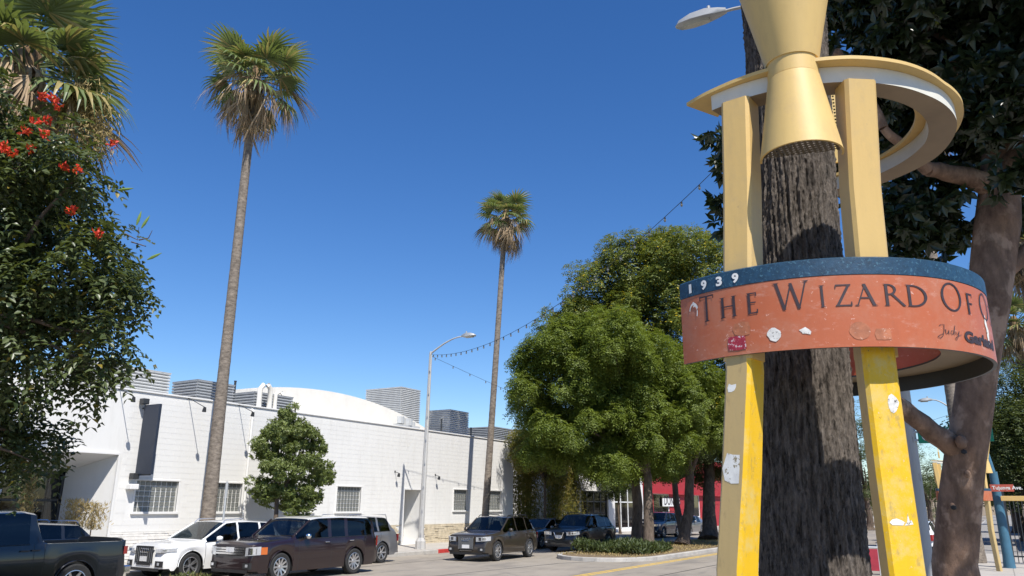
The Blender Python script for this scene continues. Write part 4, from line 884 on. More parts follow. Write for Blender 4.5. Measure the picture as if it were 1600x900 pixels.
twig(at(1560, 220, 10.1), at(1480, 60, 10.5), .15, .06); twig(at(1562, 210, 10.2), at(1580, -60, 11), .18, .07); twig(at(1380, 200, 9.5), at(1310, 80, 9.8), .06, .03); twig(at(1480, 60, 10.5), at(1360, -10, 10.5), .08, .03)
for px, py, r in ((1502, 690, .07), (1512, 740, .035), (1488, 790, .03)):
    c = at(px, py, 8.99); MB().lathe([(.001, -r*1.3), (r*.7, -r*.9), (r, 0), (r*.75, r*.8), (.001, r*1.2)], c, 10).build('bark_knot', 'ficus_bark', ft, smooth=True, angle=80)
for px, py in ((1506, 706), (1490, 793)):
    c = at(px, py, 8.93); MB().lathe([(.001, -.03), (.03, -.015), (.03, .015), (.001, .03)], c, 8).build('bark_hollow', 'tyre', ft, smooth=True)
bl_ = [pxblob(1450, 40, 10.5, 95), pxblob(1560, 60, 10.5, 110), pxblob(1380, 30, 11, 70), pxblob(1530, 150, 11, 80), pxblob(1620, 190, 10, 90), pxblob(1440, 140, 11.2, 70), pxblob(1320, 60, 11.5, 45), pxblob(1600, -20, 10, 120),
       pxblob(1470, -60, 11, 120), pxblob(1340, -60, 11.5, 100), pxblob(1420, 230, 11.2, 45), pxblob(1500, 235, 11.4, 50), pxblob(1385, 330, 10.4, 42), pxblob(1430, 345, 10.2, 48), pxblob(1485, 340, 10.6, 45), pxblob(1450, 375, 10.2, 30), pxblob(1588, 330, 10.8, 30), pxblob(1395, 395, 10.4, 22),
       pxblob(1118, 215, 12.0, 16), pxblob(1122, 260, 12.0, 15), pxblob(1124, 310, 12.0, 17), pxblob(1128, 355, 12.0, 15), pxblob(1160, 240, 12.2, 30), pxblob(1170, 330, 12.2, 34), pxblob(1330, 180, 11.5, 40), pxblob(1340, 280, 11.5, 40), pxblob(1640, 80, 9.5, 100), pxblob(1700, -40, 10, 150)]
bl_ += [pxblob(1560, 175, 9.3, 55), pxblob(1605, 250, 9.0, 50), pxblob(1500, 150, 9.6, 55), pxblob(1420, 255, 10.4, 40), pxblob(1465, 300, 10.2, 40), pxblob(1400, 130, 10.6, 50)]
bl_ += [(Vector(c), r) for c, r in (((9.6, -2.2, 8.2), 1.5), ((10.6, -2.4, 8.6), 1.6), ((8.3, -3.1, 8.4), .7), ((11.5, -1.4, 9.0), 1.7), ((9.6, -1.0, 10.4), 1.8), ((11, .8, 10.6), 1.8), ((12.6, -.4, 9.6), 1.7))]  # out-of-frame clumps on the sun side, added to shade trunk and limbs
twig(at(1310, 80, 9.8), at(1170, 250, 12.1), .05, .02)
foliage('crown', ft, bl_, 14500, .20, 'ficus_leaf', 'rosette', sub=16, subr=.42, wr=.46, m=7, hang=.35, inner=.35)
# scarlet flowering tree at the left edge
tb = Vector((4.6, 13.6, 0)); tt = thing('flowering_tree', 'dark green tree with scarlet flowers filling the left edge', 'tree', tb)
trunk_mesh([tb, tb+Vector((.1, 0, 1.6)), tb+Vector((.35, -.1, 3.2)), tb+Vector((.9, -.2, 4.8))], [.28, .22, .2, .16], tt, 'tree_bark')
fk = tb+Vector((.9, -.2, 4.8)); d0 = 12.6
tbl = [(40, 260, 62), (105, 235, 45), (35, 350, 80), (120, 330, 62), (60, 440, 85), (150, 410, 58), (185, 400, 42), (170, 470, 50), (205, 440, 30), (110, 500, 62), (175, 530, 42), (30, 540, 75), (150, 570, 36), (195, 555, 22), (25, 200, 40), (90, 200, 28), (140, 265, 30), (-60, 300, 120), (-60, 480, 120),
       (40, 650, 48), (75, 680, 34), (20, 700, 40), (60, 720, 26), (95, 690, 14), (-40, 640, 70), (165, 290, 16), (-20, 160, 60), (150, 600, 20)]
tb_ = [pxblob(x-10, y, d0+random.uniform(-.8, .8), r) for x, y, r in tbl]
for c, r in tb_[::2]: branch(tt, fk if c.z > 3.5 else tb+Vector((.35, -.1, 3.2)), c, .07, .012, 'tree_bark', bend=.1, sides=6)
foliage('crown', tt, tb_, 3300, .128, 'tulip_leaf', 'spray', sub=26, subr=.24, wr=.56, m=5, hang=.45, inner=.3)
for k_, (px, py) in enumerate(((68, 152), (88, 165), (55, 190), (75, 190), (70, 210), (40, 205), (8, 235), (20, 240), (48, 232), (100, 262), (122, 264), (152, 365), (113, 330), (178, 227), (5, 228), (82, 155))):
    c = at(px, py, 11.35+random.uniform(-.2, .2)); n = 26; dd = rdir(n)+np.array((0, 0, .5)); Pp = np.array(c)+rdir(n)*.05
    fl = leaf_object('flower', Pp, dd, rdir(n), RNG.uniform(.04, .08, n), RNG.uniform(.03, .05, n), 'flower_red', tt, .3, .2)
for px, py, ang in ((214, 350, 80), (222, 355, 65), (232, 405, 30), (133, 440, 25), (145, 436, 15), (186, 297, 10)):
    c = at(px, py, 12.0); a = Vector((math.cos(R_(ang))*.57, -math.cos(R_(ang))*.82, math.sin(R_(ang))))
    MB().tube([c-a*.02, c+a*.06, c+a*.14, c+a*.22], [.008, .024, .02, .003], 7).build('seed_pod', 'pod', tt, smooth=True)
for pts in ([(195, 365), (215, 375), (217, 355)], [(217, 375), (232, 372), (238, 360)], [(205, 378), (228, 385)], [(40, 555), (100, 575), (118, 570)], [(60, 560), (105, 560), (125, 548)], [(85, 625), (95, 612), (96, 604)], [(95, 618), (113, 618), (115, 608)], [(108, 668), (117, 662), (117, 655)]):
    MB().tube([at(x, y, 12.2) for x, y in pts], [.012, .008, .004][:len(pts)], 5).build('twig', 'tree_bark', tt)
# two big trees on the median
def median_tree(label, base, fork, blobs, n, size, mat, tr=.24, lean=None, m=6, style='spray', wr=.34, sub=18, subr=.36, hang=.25, group=None, nb=8):
    base, fork = Vector(base), Vector(fork); t = thing('broad_tree', label, 'tree', base, group=group)
    md = base.lerp(fork, .5)+Vector((random.uniform(-.15, .15), random.uniform(-.15, .15), 0))
    trunk_mesh([base, base.lerp(md, .3), md, fork], [tr*1.25, tr, tr*.9, tr*.75], t, 'tree_bark', n=12)
    for c, r in blobs[:nb]: branch(t, fork, c, tr*.55, .03, 'tree_bark', bend=.1, sides=7)
    foliage('crown', t, blobs, n, size, mat, style, sub=sub, subr=subr, wr=wr, m=m, hang=hang); return t
g = 'trees on the median'
def mb_list(lst, d): return [pxblob(x, y, d+random.uniform(-1.5, 1.5), r, 1.0, 1.15) for x, y, r in lst]
median_tree('tall olive green tree with yellow blossom behind the orange band', (40.6, 14.3, 0), at(1078, 740, 42), mb_list([(1000, 430, 62), (1070, 420, 60), (940, 450, 48), (1115, 470, 55), (1000, 520, 70), (1080, 540, 75), (930, 530, 50), (1150, 560, 70), (900, 480, 26), (1040, 400, 36), (970, 395, 24), (1120, 620, 60), (1060, 640, 60), (880, 500, 25)], 43), 42000, .15, 'flower_tree_leaf', .3, sub=30, subr=.3, m=3, wr=.5, group=g)
median_tree('bright feathery tree leaning left over the parked cars', (35.1, 14.0, 0), at(1012, 740, 37), mb_list([(905, 545, 42), (955, 525, 44), (1000, 545, 36), (880, 590, 62), (950, 570, 58), (850, 640, 48), (905, 660, 60), (975, 640, 55), (835, 560, 32), (870, 530, 40), (1000, 600, 40), (920, 700, 40), (840, 700, 24), (820, 600, 18), (985, 700, 40), (1030, 680, 40), (960, 720, 28)], 36.5), 30000, .14, 'feather_leaf', .26, sub=28, subr=.27, m=4, wr=.36, hang=.35, group=g)
median_tree('slim dark trunked tree nearest the median tip', (36.1, 15.0, 0), at(990, 730, 38.5), mb_list([(985, 650, 40), (955, 690, 34), (1010, 640, 40), (990, 700, 30), (1045, 600, 42), (1090, 615, 44), (1065, 660, 46), (1115, 650, 40), (1020, 560, 36), (1030, 710, 30)], 39), 22000, .13, 'feather_leaf', .27, m=4, wr=.36, group=g)
median_tree('tree with thick dark trunk beside the yellow leg', (47.8, 15.1, 0), at(1108, 720, 50), mb_list([(1090, 660, 55), (1120, 690, 50), (1050, 690, 45), (1150, 640, 60), (1100, 730, 24), (1040, 720, 24)], 50), 16000, .15, 'far_leaf', .42, m=3, wr=.45, group=g)
median_tree('slender tree between the two thick median trunks', (43.5, 15.2, 0), at(1052, 735, 45), mb_list([(1045, 690, 40), (1060, 650, 40), (1030, 725, 20)], 45), 8000, .14, 'far_leaf', .2, m=3, wr=.45, group=g)
# round street tree before the white wall
c = ony(452, 720, 23.2); sb = Vector((ony(405, 800, 23.2).x+.75, 23.2, 0))
median_tree('rounded green street tree standing before the white wall', sb, (sb.x+.05, 23.2, 2.1), [(ony(x, y, 23.2+random.uniform(-.3, .3)), (r*30/F_PX,)*3) for x, y, r in ((450, 672, 34), (425, 690, 28), (478, 688, 30), (435, 700, 34), (470, 700, 34), (430, 745, 34), (465, 745, 40), (500, 740, 22), (455, 655, 22), (410, 760, 20), (440, 780, 24), (480, 775, 20), (512, 735, 12), (470, 795, 14))], 8500, .12, 'street_leaf', .1, style='rosette', m=6, wr=.4, sub=14, subr=.36, hang=.35, nb=6)
c = ony(851, 740, 24.2); mid_ = Vector((c.x, 24.2, 0))
median_tree('thin trunked yellowish street tree between the bamboo clumps', mid_, (c.x, 24.2, 3.4), [(ony(x, y, 24.2), (r*46/F_PX,)*3) for x, y, r in ((845, 690, 28), (870, 700, 26), (820, 700, 24), (850, 720, 24), (880, 680, 24), (830, 665, 20), (865, 735, 14))], 9000, .12, 'bamboo_leaf', .09, m=3, wr=.4)
c = ony(968, 790, 23.6); median_tree('thin street tree before the shop window', (c.x, 23.6, 0), (c.x, 23.6, 3.0), [(ony(x, y, 23.6), (r*58/F_PX,)*3) for x, y, r in ((940, 735, 24), (965, 720, 26), (925, 720, 20), (955, 750, 18), (980, 740, 18))], 7000, .13, 'far_leaf', .08, m=3, wr=.45)
def bamboo(label, px0, px1, pyt, Y, n):
    a, b = ony(px0, 780, Y), ony(px1, 780, Y); h = ony((px0+px1)/2, pyt, Y).z; t = thing('bamboo_clump', label, 'bamboo', ((a.x+b.x)/2, Y, 0), group='bamboo hedge clumps')
    mb = MB()
    for i in range(16):
        x = a.x+(b.x-a.x)*random.random(); y = Y+random.uniform(-.4, .4); mb.tube([(x, y, 0), (x+random.uniform(-.1, .1), y, h*.6), (x+random.uniform(-.3, .3), y+random.uniform(-.3, .3), h)], [.03, .025, .008], 6)
    stuff(mb.build('canes', 'bamboo_leaf', t))
    P = np.column_stack([RNG.uniform(a.x, b.x, n), Y+RNG.normal(size=n)*.4, h*RNG.random(n)**.75]); A = rdir(n)+np.array((0, 0, -.9)); leaf_object('crown', P, A, rdir(n)+np.array((0, -.6, .4)), RNG.uniform(.14, .3, n), RNG.uniform(.03, .06, n), 'bamboo_leaf', t)
bamboo('brown tinged bamboo clump at the corner of the white building', 806, 834, 672, D+.2, 12000); bamboo('taller yellow green bamboo clump left of the white shop', 858, 902, 672, D-.1, 18000)
# far trees at right
far_spec = ((1585, 660, 44, [(1575, 640, 45), (1600, 600, 40), (1610, 690, 60), (1565, 700, 35), (1590, 745, 36), (1620, 620, 50), (1560, 660, 28)], 'leafy dark tree behind the blue pole at the right edge', 9000),
            (1445, 740, 95, [(1430, 720, 30), (1455, 745, 34), (1420, 760, 34), (1400, 700, 30), (1440, 790, 26), (1475, 770, 26)], 'rounded far street tree between yellow leg and brown trunk', 4500), (1345, 700, 75, [(1345, 690, 30), (1350, 730, 34), (1335, 650, 26), (1360, 770, 26), (1330, 770, 30)], 'far street tree seen between palm trunk and yellow leg', 4500))
for px, py, d_, lst, lb, n in far_spec:
    c = at(px, py, d_); median_tree(lb, (c.x, c.y, 0), (c.x, c.y, c.z*.35), [pxblob(x, y, d_+random.uniform(-2, 2), r) for x, y, r in lst], n, .16, 'far_leaf', .3, m=2, wr=.5, sub=20, subr=.34, group='far street trees')
# ground cover on the medians
def cover(name, label, x0, x1, y0, y1, h, n, mat='hedge_leaf', size=.1):
    P = np.column_stack([RNG.uniform(x0, x1, n), RNG.uniform(y0, y1, n), RNG.random(n)**.7*h]); P[:, 2] *= .6+.4*np.sin(P[:, 0]*1.9+1)*np.sin(P[:, 1]*2.3)
    P[:, 2] = np.abs(P[:, 2]); A = rdir(n)*.8+np.array((0, 0, .9)); o = leaf_object(name, P, A, rdir(n), RNG.uniform(.6, 1.2, n)*size, RNG.uniform(.2, .4, n)*size, mat, None); stuff(o); return o
cover('ground_cover', '', 2, 12.3, 12.3, 16.1, .42, 26000); cover('ground_cover', '', 31.0, 34.5, 12.6, 15.9, .5, 6000, 'far_leaf', .22); cover('ground_litter', '', 29.6, 60, 12.3, 16.0, .03, 9000, 'dry_leaf', .09)
# planted grasses at the entrance
for px, py, h, mt, lb in ((40, 805, 1.6, 'dry_leaf', 'tall straw coloured flower spike before the dark entrance'), (118, 806, .9, 'dry_leaf', 'wispy dry shrub beside the entrance recess'), (145, 808, .75, 'dry_leaf', 'second wispy dry shrub right of the entrance')):
    c = ony(px, py, D-1.0); t = thing('dry_plant', lb, 'plant', (c.x, c.y, 0)); zt = ony(px, {40: 745, 118: 783, 145: 788}[px], D-1).z; n = 700
    P = np.column_stack([c.x+RNG.normal(size=n)*(.1 if px == 40 else .22), c.y+RNG.normal(size=n)*.12, RNG.uniform(zt-(1.1 if px == 40 else .8), zt, n)]); leaf_object('seed_head', P, rdir(n)+np.array((0, 0, 1.1)), rdir(n), RNG.uniform(.08, .2, n), RNG.uniform(.01, .03, n)*(2 if px == 40 else 1), mt, t)['kind'] = 'stuff'
    MB().tube([(c.x, c.y, 0), (c.x, c.y, zt-.3)], .02, 5).build('stem', 'tree_bark', t)
# ---------------------------------------------------------------- vehicles (local frame: +x forward, y left, z up from the road)
def poly(pts):
    xs_, ys_ = zip(*pts); return lambda s: float(np.interp(s, xs_, ys_))
def make_rim(r, w_, spokes, style, mat):
    mb = MB(); n = 28
    mb.lathe([(r*.97, -w_*.5), (r, -w_*.5), (r, w_*.1), (r*.93, w_*.12), (r*.90, 0), (r*.97, -w_*.45)], n=n)
    mb.lathe([(.001, w_*.02), (r*.2, w_*.0), (r*.22, -w_*.1)], n=14)
    for k in range(spokes):
        for off in ((-.07, .07) if style == 'twin' else (0,)):
            a = 2*math.pi*k/spokes+off*2; d = Vector((math.cos(a), math.sin(a), 0)); t = Vector((-d.y, d.x, 0)); ww = r*(.05 if style == 'twin' else .095)
            mb.loft([[d*r*.12+t*ww*1.1+Vector((0, 0, -.01)), d*r*.12-t*ww*1.1+Vector((0, 0, -.01)), d*r*.12-t*ww+Vector((0, 0, -.04)), d*r*.12+t*ww+Vector((0, 0, -.04))], [d*r*.93+t*ww+Vector((0, 0, .015)), d*r*.93-t*ww+Vector((0, 0, .015)), d*r*.93-t*ww+Vector((0, 0, -.03)), d*r*.93+t*ww+Vector((0, 0, -.03))]], True)
    return mb
def vehicle(name, label, S, loc, heading, paint, group=None, cat='car', glass='car_glass', roof=None):
    car = thing(name, label, cat, (loc[0], loc[1], ROAD+.005), heading, group, world=False)
    L, W, H, wr_ = S['L'], S['W'], S['H'], S['r']; fo, wb = S['fo'], S['wb']; ax = (fo, fo+wb); ra = wr_*1.16; hw = W/2; cl = S.get('clear', .22)
    def soft(f_, k=.07):          # round the corners of a profile
        return lambda s: sum(w_*f_(min(L, max(0, s+d*k))) for d, w_ in ((-1, .1), (-.66, .15), (-.33, .15), (0, .2), (.33, .15), (.66, .15), (1, .1))) if .12 < s < L-.12 else f_(s)
    top = soft(poly(S['top'])) if not S.get('bed') else poly(S['top']); belt = soft(poly(S['belt'])) if not S.get('bed') else poly(S['belt'])
    wid = poly(S.get('wid', [(0, .80), (.05, .86), (.16, .93), (.45, .985), (.9, 1), (L-.7, 1), (L-.2, .955), (L-.05, .91), (L, .87)]))
    def zbot(s):
        z = cl+.04 if .25 < s < L-.25 else cl+.10
        for a in ax:
            if abs(s-a) < ra: z = max(z, wr_+math.sqrt(ra*ra-(s-a)**2))
        return z
    S = dict(S); S['win'] = [(S['ws'][0]+.10, S['win'][0][1])]+list(S['win'][1:])
    st = set([0, .05, .12, .22, .35, .5, L-.4, L-.22, L-.1, L-.04, L]); st |= set(p[0] for p in S['top'])
    for a in ax:
        for k in range(17): st.add(a+ra*math.cos(math.pi*k/16)*.9999)
    gaps = [g for g in S['seams']]
    for g in gaps: st |= {g-.007, g+.007}
    for a, b in S['win']: st |= {a, b}
    for k in range(int(L/.09)): st.add(.09*k)
    st = sorted(s for s in st if 0 <= s <= L); q = [st[0]]
    for s in st[1:]:
        if s-q[-1] > .004: q.append(s)
    st = q; gh = H-max(p[1] for p in S['belt'])
    bed = S.get('bed')
    def section(s):
        zb, zl, zt = zbot(s), belt(s), top(s); w_ = hw*wid(s); zl = min(zl, zt-.012); zb = min(zb, zl-.06)
        g = max(0, min(1, (zt-zl)/gh)); zm = zb+(zl-zb)*.5; yr = w_*(S.get('tum', .76)*g+.86*(1-g)); e = .055*g+.012*(1-g)
        if bed and bed[0] < s < bed[1]:
            f = .72; return [(w_*.7, zb), (w_*.975, zb), (w_, zm), (w_*.985, zl-.1), (w_*.975, zl), (w_*.93, zl+.005), (w_*.90, zl-.01), (w_*.89, f), (0, f)]
        lo_ = [(w_*.72, zb+.0), (w_*.965, zb), (w_, zb+(zl-zb)*.45), (w_*.99, zl-.10*(zl-zb)/.6), (w_*.955, zl)]
        return lo_+[(w_*.955+(yr-w_*.955)*.55, zl+(zt-e-zl)*.52), (yr, zt-e), (yr*.62, zt-e*.22), (0, zt)]
    def refine(q, s):
        n_ = len(q); out = []; lin = bed and bed[0] < s < bed[1]
        for i in range(n_-1):
            a, b = q[i], q[i+1]; p0 = q[i-1] if i > 1 else None; p3 = q[i+2] if i+2 < n_ else (-q[n_-2][0], q[n_-2][1])
            out.append(a)
            if lin or p0 is None or i in (3, 4): out.append(((a[0]+b[0])/2, (a[1]+b[1])/2))
            else: out.append(tuple((-p0[c]+9*a[c]+9*b[c]-p3[c])/16 for c in (0, 1)))
        return out+[q[-1]]
    secs = [refine(section(s), s) for s in st]; nr = 17
    def ins(s0, s1, spans): m_ = (s0+s1)/2; return any(a < m_ < b for a, b in spans)
    body, dk = MB(), None; glassw = {}; doors = {}; ws = MB(); bk = MB(); roofp = MB()
    wsp, bkp = S['ws'], S.get('bk')
    dspans = list(zip(gaps, gaps[1:]))
    for i in range(len(st)-1):
        s0, s1 = st[i], st[i+1]; mdl = (s0+s1)/2
        for j2 in range(nr-1):
            j = j2//2
            for sg in (1, -1):
                P = [(L/2-s0, sg*secs[i][j2][0], secs[i][j2][1]), (L/2-s1, sg*secs[i+1][j2][0], secs[i+1][j2][1]), (L/2-s1, sg*secs[i+1][j2+1][0], secs[i+1][j2+1][1]), (L/2-s0, sg*secs[i][j2+1][0], secs[i][j2+1][1])]
                F_ = [(0, 1, 2, 3)]
                if j in (4, 5) and ins(s0, s1, S['win']):
                    k = next(q for q, (a, b) in enumerate(S['win']) if a < mdl < b); glassw.setdefault((k, sg), MB()).add(P, F_); continue
                if j in (6, 7) and wsp[0] < mdl < wsp[1]: ws.add(P, F_); continue
                if j in (6, 7) and bkp and bkp[0] < mdl < bkp[1]: bk.add(P, F_); continue
                if roof and j in (6, 7) and wsp[1] <= mdl and top(mdl) > H-.2: roofp.add(P, F_); continue
                inseam = any(abs(mdl-g) < .0075 for g in gaps) and 1 <= j <= 3
                dn = next((q for q, (a, b) in enumerate(dspans) if a < mdl < b), None) if 1 <= j <= 3 and not inseam else None
                if dn is not None and zbot(mdl) < cl+.06 or (dn is not None and j >= 2): doors.setdefault((dn, sg), MB()).add(P, F_); continue
                body.add(P, F_, 1 if (inseam or j == 0) else 0)
        # underside
        body.add([(L/2-s0, -secs[i][0][0], secs[i][0][1]), (L/2-s0, secs[i][0][0], secs[i][0][1]), (L/2-s1, secs[i+1][0][0], secs[i+1][0][1]), (L/2-s1, -secs[i+1][0][0], secs[i+1][0][1])], [(0, 1, 2, 3)], 1)
    for i in (0, len(st)-1):
        sc_ = secs[i]; P = [(L/2-st[i], y, z) for y, z in sc_]+[(L/2-st[i], -y, z) for y, z in reversed(sc_[:-1])]; body.add(P, [tuple(range(len(P)))])
    B_ = body.build('body', [paint, 'car_black'], car, smooth=True, angle=32, weld=True)
    if roof: roofp.build('roof', roof, car, smooth=True, angle=32, weld=True)
    ws.build('windscreen', 'car_glass_clear', car, smooth=True, angle=60, weld=True)
    if bk.v: bk.build('rear_window', glass, car, smooth=True, angle=60, weld=True)
    for (k, sg), mb in glassw.items(): mb.build('side_window', glass, car, smooth=True, angle=60, weld=True)
    for (k, sg), mb in doors.items():
        d_ = mb.build('door', paint, car, smooth=True, angle=32, weld=True); a, b = dspans[k]; zh = belt((a+b)/2)-.13; x = L/2-(b-.2); y = sg*(hw*1.0+.012)
        MB().box((x-.09, y-.02*sg if sg < 0 else y-.02, zh), (x+.09, y+.012 if sg > 0 else y+.02, zh+.028)).build('handle', S.get('handle', paint), d_, bevel=.006)
    # slim roof pillars either side of the windscreen, dark strip under the side glass
    for sg in (1, -1):
        ps = [s for s in st if wsp[0] <= s <= wsp[1]+.01]; MB().tube([(L/2-s, sg*(section(s)[6][0]+.004), section(s)[6][1]+.004) for s in ps], .028, 6).build('pillar', paint, car, smooth=True)
        ps = [s for s in st if S['win'][0][0]-.05 <= s <= S['win'][-1][1]+.05]; MB().tube([(L/2-s, sg*(section(s)[4][0]+.003), section(s)[4][1]) for s in ps], .011, 5).build('window_trim', S.get('trim', 'car_black'), car, smooth=True)
        for a in ax: MB().tube([(L/2-a+ra*math.cos(math.pi*k/14), sg*(hw*wid(a)-.006), wr_+ra*math.sin(math.pi*k/14)) for k in range(15)], .014, 5).build('wheel_arch', S.get('archmat', paint), car, smooth=True)
    # wheels
    tm = MB().lathe([(wr_*.66, -.105), (wr_*.9, -.115), (wr_*.985, -.095), (wr_, -.04), (wr_, .04), (wr_*.985, .095), (wr_*.9, .115), (wr_*.66, .105)], n=32)
    bd = MB().lathe([(.001, .04), (wr_*.66, .04)], n=20)  # near-black disc behind the spokes paints in the wheel well's shade
    rm = make_rim(wr_*.68, .2, S.get('sp', 5), S.get('spk', 'plain'), 'rim'); me = {}
    for a in ax:
        for sg in (1, -1):
            wl_ = bpy.data.objects.new('wheel', None); COL.objects.link(wl_); wl_.parent = car; wl_.location = (L/2-a, sg*(hw-.125), wr_); wl_.rotation_euler = (R_(-90) if sg > 0 else R_(90), 0, 0); wl_.empty_display_size = .2
            for nm, m_, mt in (('tyre', tm, 'tyre'), ('backing_disc', bd, 'rim_dark'), ('rim', rm, S.get('rimmat', 'rim'))):
                if nm in me: o = link(nm, me[nm], wl_)
                else: o = m_.build(nm, mt, wl_, smooth=True, angle=35); me[nm] = o.data
                if nm == 'rim': o.location = (0, 0, .085)
    # nose and tail fittings follow the plan outline
    ww_ = [(wid(s)*hw, s) for s in np.linspace(0, .9, 40)]
    def s_of(y):
        y = abs(y)
        if y <= ww_[0][0]: return 0
        for (y0, s0), (y1, s1) in zip(ww_, ww_[1:]):
            if y0 <= y <= y1 and y1 > y0: return s0+(s1-s0)*(y-y0)/(y1-y0)
        return .9
    wt_ = [(wid(L-s)*hw, s) for s in np.linspace(0, .9, 40)]
    def t_of(y):
        y = abs(y)
        if y <= wt_[0][0]: return 0
        for (y0, s0), (y1, s1) in zip(wt_, wt_[1:]):
            if y0 <= y <= y1 and y1 > y0: return s0+(s1-s0)*(y-y0)/(y1-y0)
        return .9
    def strip(nm, y0, y1, zf0, zf1, mat, proud=.012, end=1, parent=car, n=10, slope=0):
        """patch following the nose or tail outline between half-width fractions y0..y1"""
        mb = MB(); R0, R1 = [], []
        for k in range(n+1):
            y = (y0+(y1-y0)*k/n)*hw; s = (s_of if end > 0 else t_of)(y); t = k/n; za, zb = zf0(t) if callable(zf0) else zf0, zf1(t) if callable(zf1) else zf1
            yy = y*(1+proud/hw*.8); x0 = L/2-s+proud+.0 if end > 0 else -(L/2-s+proud)
            dx = slope*(zb-za)*end
            R0.append((x0, yy, za)); R1.append((x0-dx, yy, zb))
        ins_ = [(x-.06*end, y*.97, z) for x, y, z in R0]; ins1 = [(x-.06*end, y*.97, z) for x, y, z in R1]
        mb.loft([ins_, R0, R1, ins1], False, False); return mb.build(nm, mat, parent, smooth=True, angle=40)
    S['front'](strip, car, L, hw); 
    if 'rear' in S: S['rear'](strip, car, L, hw)
    for sg in (1, -1):   # mirrors
        x = L/2-(S['mir']); z = belt(S['mir'])+.07; y = sg*(hw+.09)
        MB().lathe([(.001, -.075), (.07, -.06), (.095, 0), (.085, .06), (.001, .085)], (x, y, z), 12).build('mirror', S.get('mirmat', paint), car, smooth=True, angle=80); MB().box((x-.04, min(sg*hw*.95, y), z-.06), (x+.03, max(sg*hw*.95, y), z-.03)).build('mirror_arm', 'car_black', car)
    # cabin: seats, dashboard, steering wheel
    xs0 = L/2-(wsp[1]+.55)
    for sg in (1, -1):
        st_ = MB(); st_.box((xs0-.25, sg*.38-.24, .55), (xs0+.28, sg*.38+.24, .72)); st_.obox((xs0-.33, sg*.38, .98), (.07, 0, .0), (0, .23, 0), (-.09, 0, .32)); st_.obox((xs0-.45, sg*.38, 1.36), (.05, 0, 0), (0, .13, 0), (0, 0, .09)); st_.build('seat', S.get('seatmat', 'car_black'), car, bevel=.04)
    MB().box((L/2-wsp[1]-.05, -hw*.8, .7), (L/2-wsp[0]-.25, hw*.8, belt(wsp[0])-.03)).build('dashboard', 'car_black', car, bevel=.05)
    if S.get('rails'):
        a, b = S['rails']
        for sg in (1, -1): MB().tube([(L/2-a, sg*hw*.70, top(a)-.02), (L/2-a-.12, sg*hw*.70, H+.02), (L/2-(a+b)/2, sg*hw*.70, H+.045), (L/2-b+.12, sg*hw*.70, H+.02), (L/2-b, sg*hw*.70, top(b)-.02)], .018, 6).build('roof_rail', S.get('railmat', 'rim'), car, smooth=True)
    arch = MB()
    return car
def rings_badge(car, x, z, r, parent):
    mb = MB(); 
    for k in range(4): mb.tube([(x, (k-1.5)*r*1.5+r*math.cos(t*math.pi/7), z+r*math.sin(t*math.pi/7)) for t in range(15)], r*.13, 5)
    mb.build('badge', 'chrome', parent)
def suv_front(gw=.34, gz=(.42, .86), lampy=(.48, .97), lz=(.72, .88), rings=False, bars=0, barmat='chrome', oval=False, vee=False, amber=False, wide=False, gtop=1.0, frame='chrome', fogs=True):
    def fn(strip, car, L, hw):
        z0, z1 = gz
        g = strip('grille', -gw, gw, lambda t: z0+.05*abs(2*t-1)**3, z1, 'car_black', .016)
        if frame:
            strip('grille_frame', -gw-.03, -gw+.01, z0+.03, z1+.02, frame, .022); strip('grille_frame', gw-.01, gw+.03, z0+.03, z1+.02, frame, .022); strip('grille_frame', -gw, gw, z1-.004, z1+.025, frame, .022); strip('grille_frame', -gw*.85, gw*.85, z0-.02, z0+.012, frame, .022)
        for k in range(bars):
            y = -gw+2*gw*(k+.5)/bars; strip('grille_bar', y-.008, y+.008, z0+.06, z1-.02, barmat, .022, n=1)
        if wide:
            for zz in (.2, .5, .8): z = z0+(z1-z0)*zz; strip('grille_bar', -gw, gw, z-.022, z+.022, barmat, .024)
        if vee:
            mb = MB(); x = L/2+.03
            for sg in (1, -1): mb.tube([(x, sg*gw*.9*hw, z1), (x, sg*gw*.55*hw, z0+.08), (x, 0, z0+.05)], .022, 6)
            mb.build('grille_chevron', 'chrome', g)
        if rings: rings_badge(car, L/2+.03, z1-(.12 if not bars else .1), .055, g)
        if oval:
            mb = MB(); mb.add([(L/2+.03, .10*math.cos(t*math.pi/8), (z0+z1)/2+.042*math.sin(t*math.pi/8)) for t in range(16)], [tuple(range(16))]); mb.build('badge', 'blue_pole', g)
        for sg in (1, -1):
            a, b = lampy
            h_ = strip('headlight', sg*a, sg*(b-(.036 if amber else 0)), lambda t: lz[0]-.01+.035*t, lambda t: lz[1]-.03*(1-t), 'lamp_lens', .014)
            strip('lamp_reflector', sg*(a+.12), sg*(a+.24), lz[0]+.035, lz[1]-.035, 'chrome', .019, parent=h_, n=3); strip('lamp_reflector', sg*(a+.30), sg*(b-.08), lz[0]+.05, lz[1]-.045, 'chrome', .018, parent=h_, n=4)
            if amber: strip('indicator', sg*(b-.035), sg*(b+.0), lz[0]+.03, lz[1]-.02, 'amber', .016, n=4)
            if fogs:
                f = strip('air_intake', sg*.55, sg*.86, .36, .52, 'car_black', .012); strip('fog_lamp', sg*.66, sg*.76, .41, .48, 'lamp_lens', .02, parent=f, n=3)
        strip('bumper_lip', -.75, .75, .25, .33, 'car_black', .012); strip('number_plate', -.17, .17, z0+.08, z0+.21, 'plate', .036, n=1)
    return fn
def suv_rear(z=(.75, 1.0), chrome=False):
    def fn(strip, car, L, hw):
        for sg in (1, -1): strip('tail_light', sg*.66, sg*.955, z[0], z[1], 'tail_red', .012, -1)
        strip('rear_bumper', -.85, .85, .32, .52, 'car_black', .014, -1); strip('number_plate', -.17, .17, .78, .9, 'plate', .02, -1, n=1)
    return fn
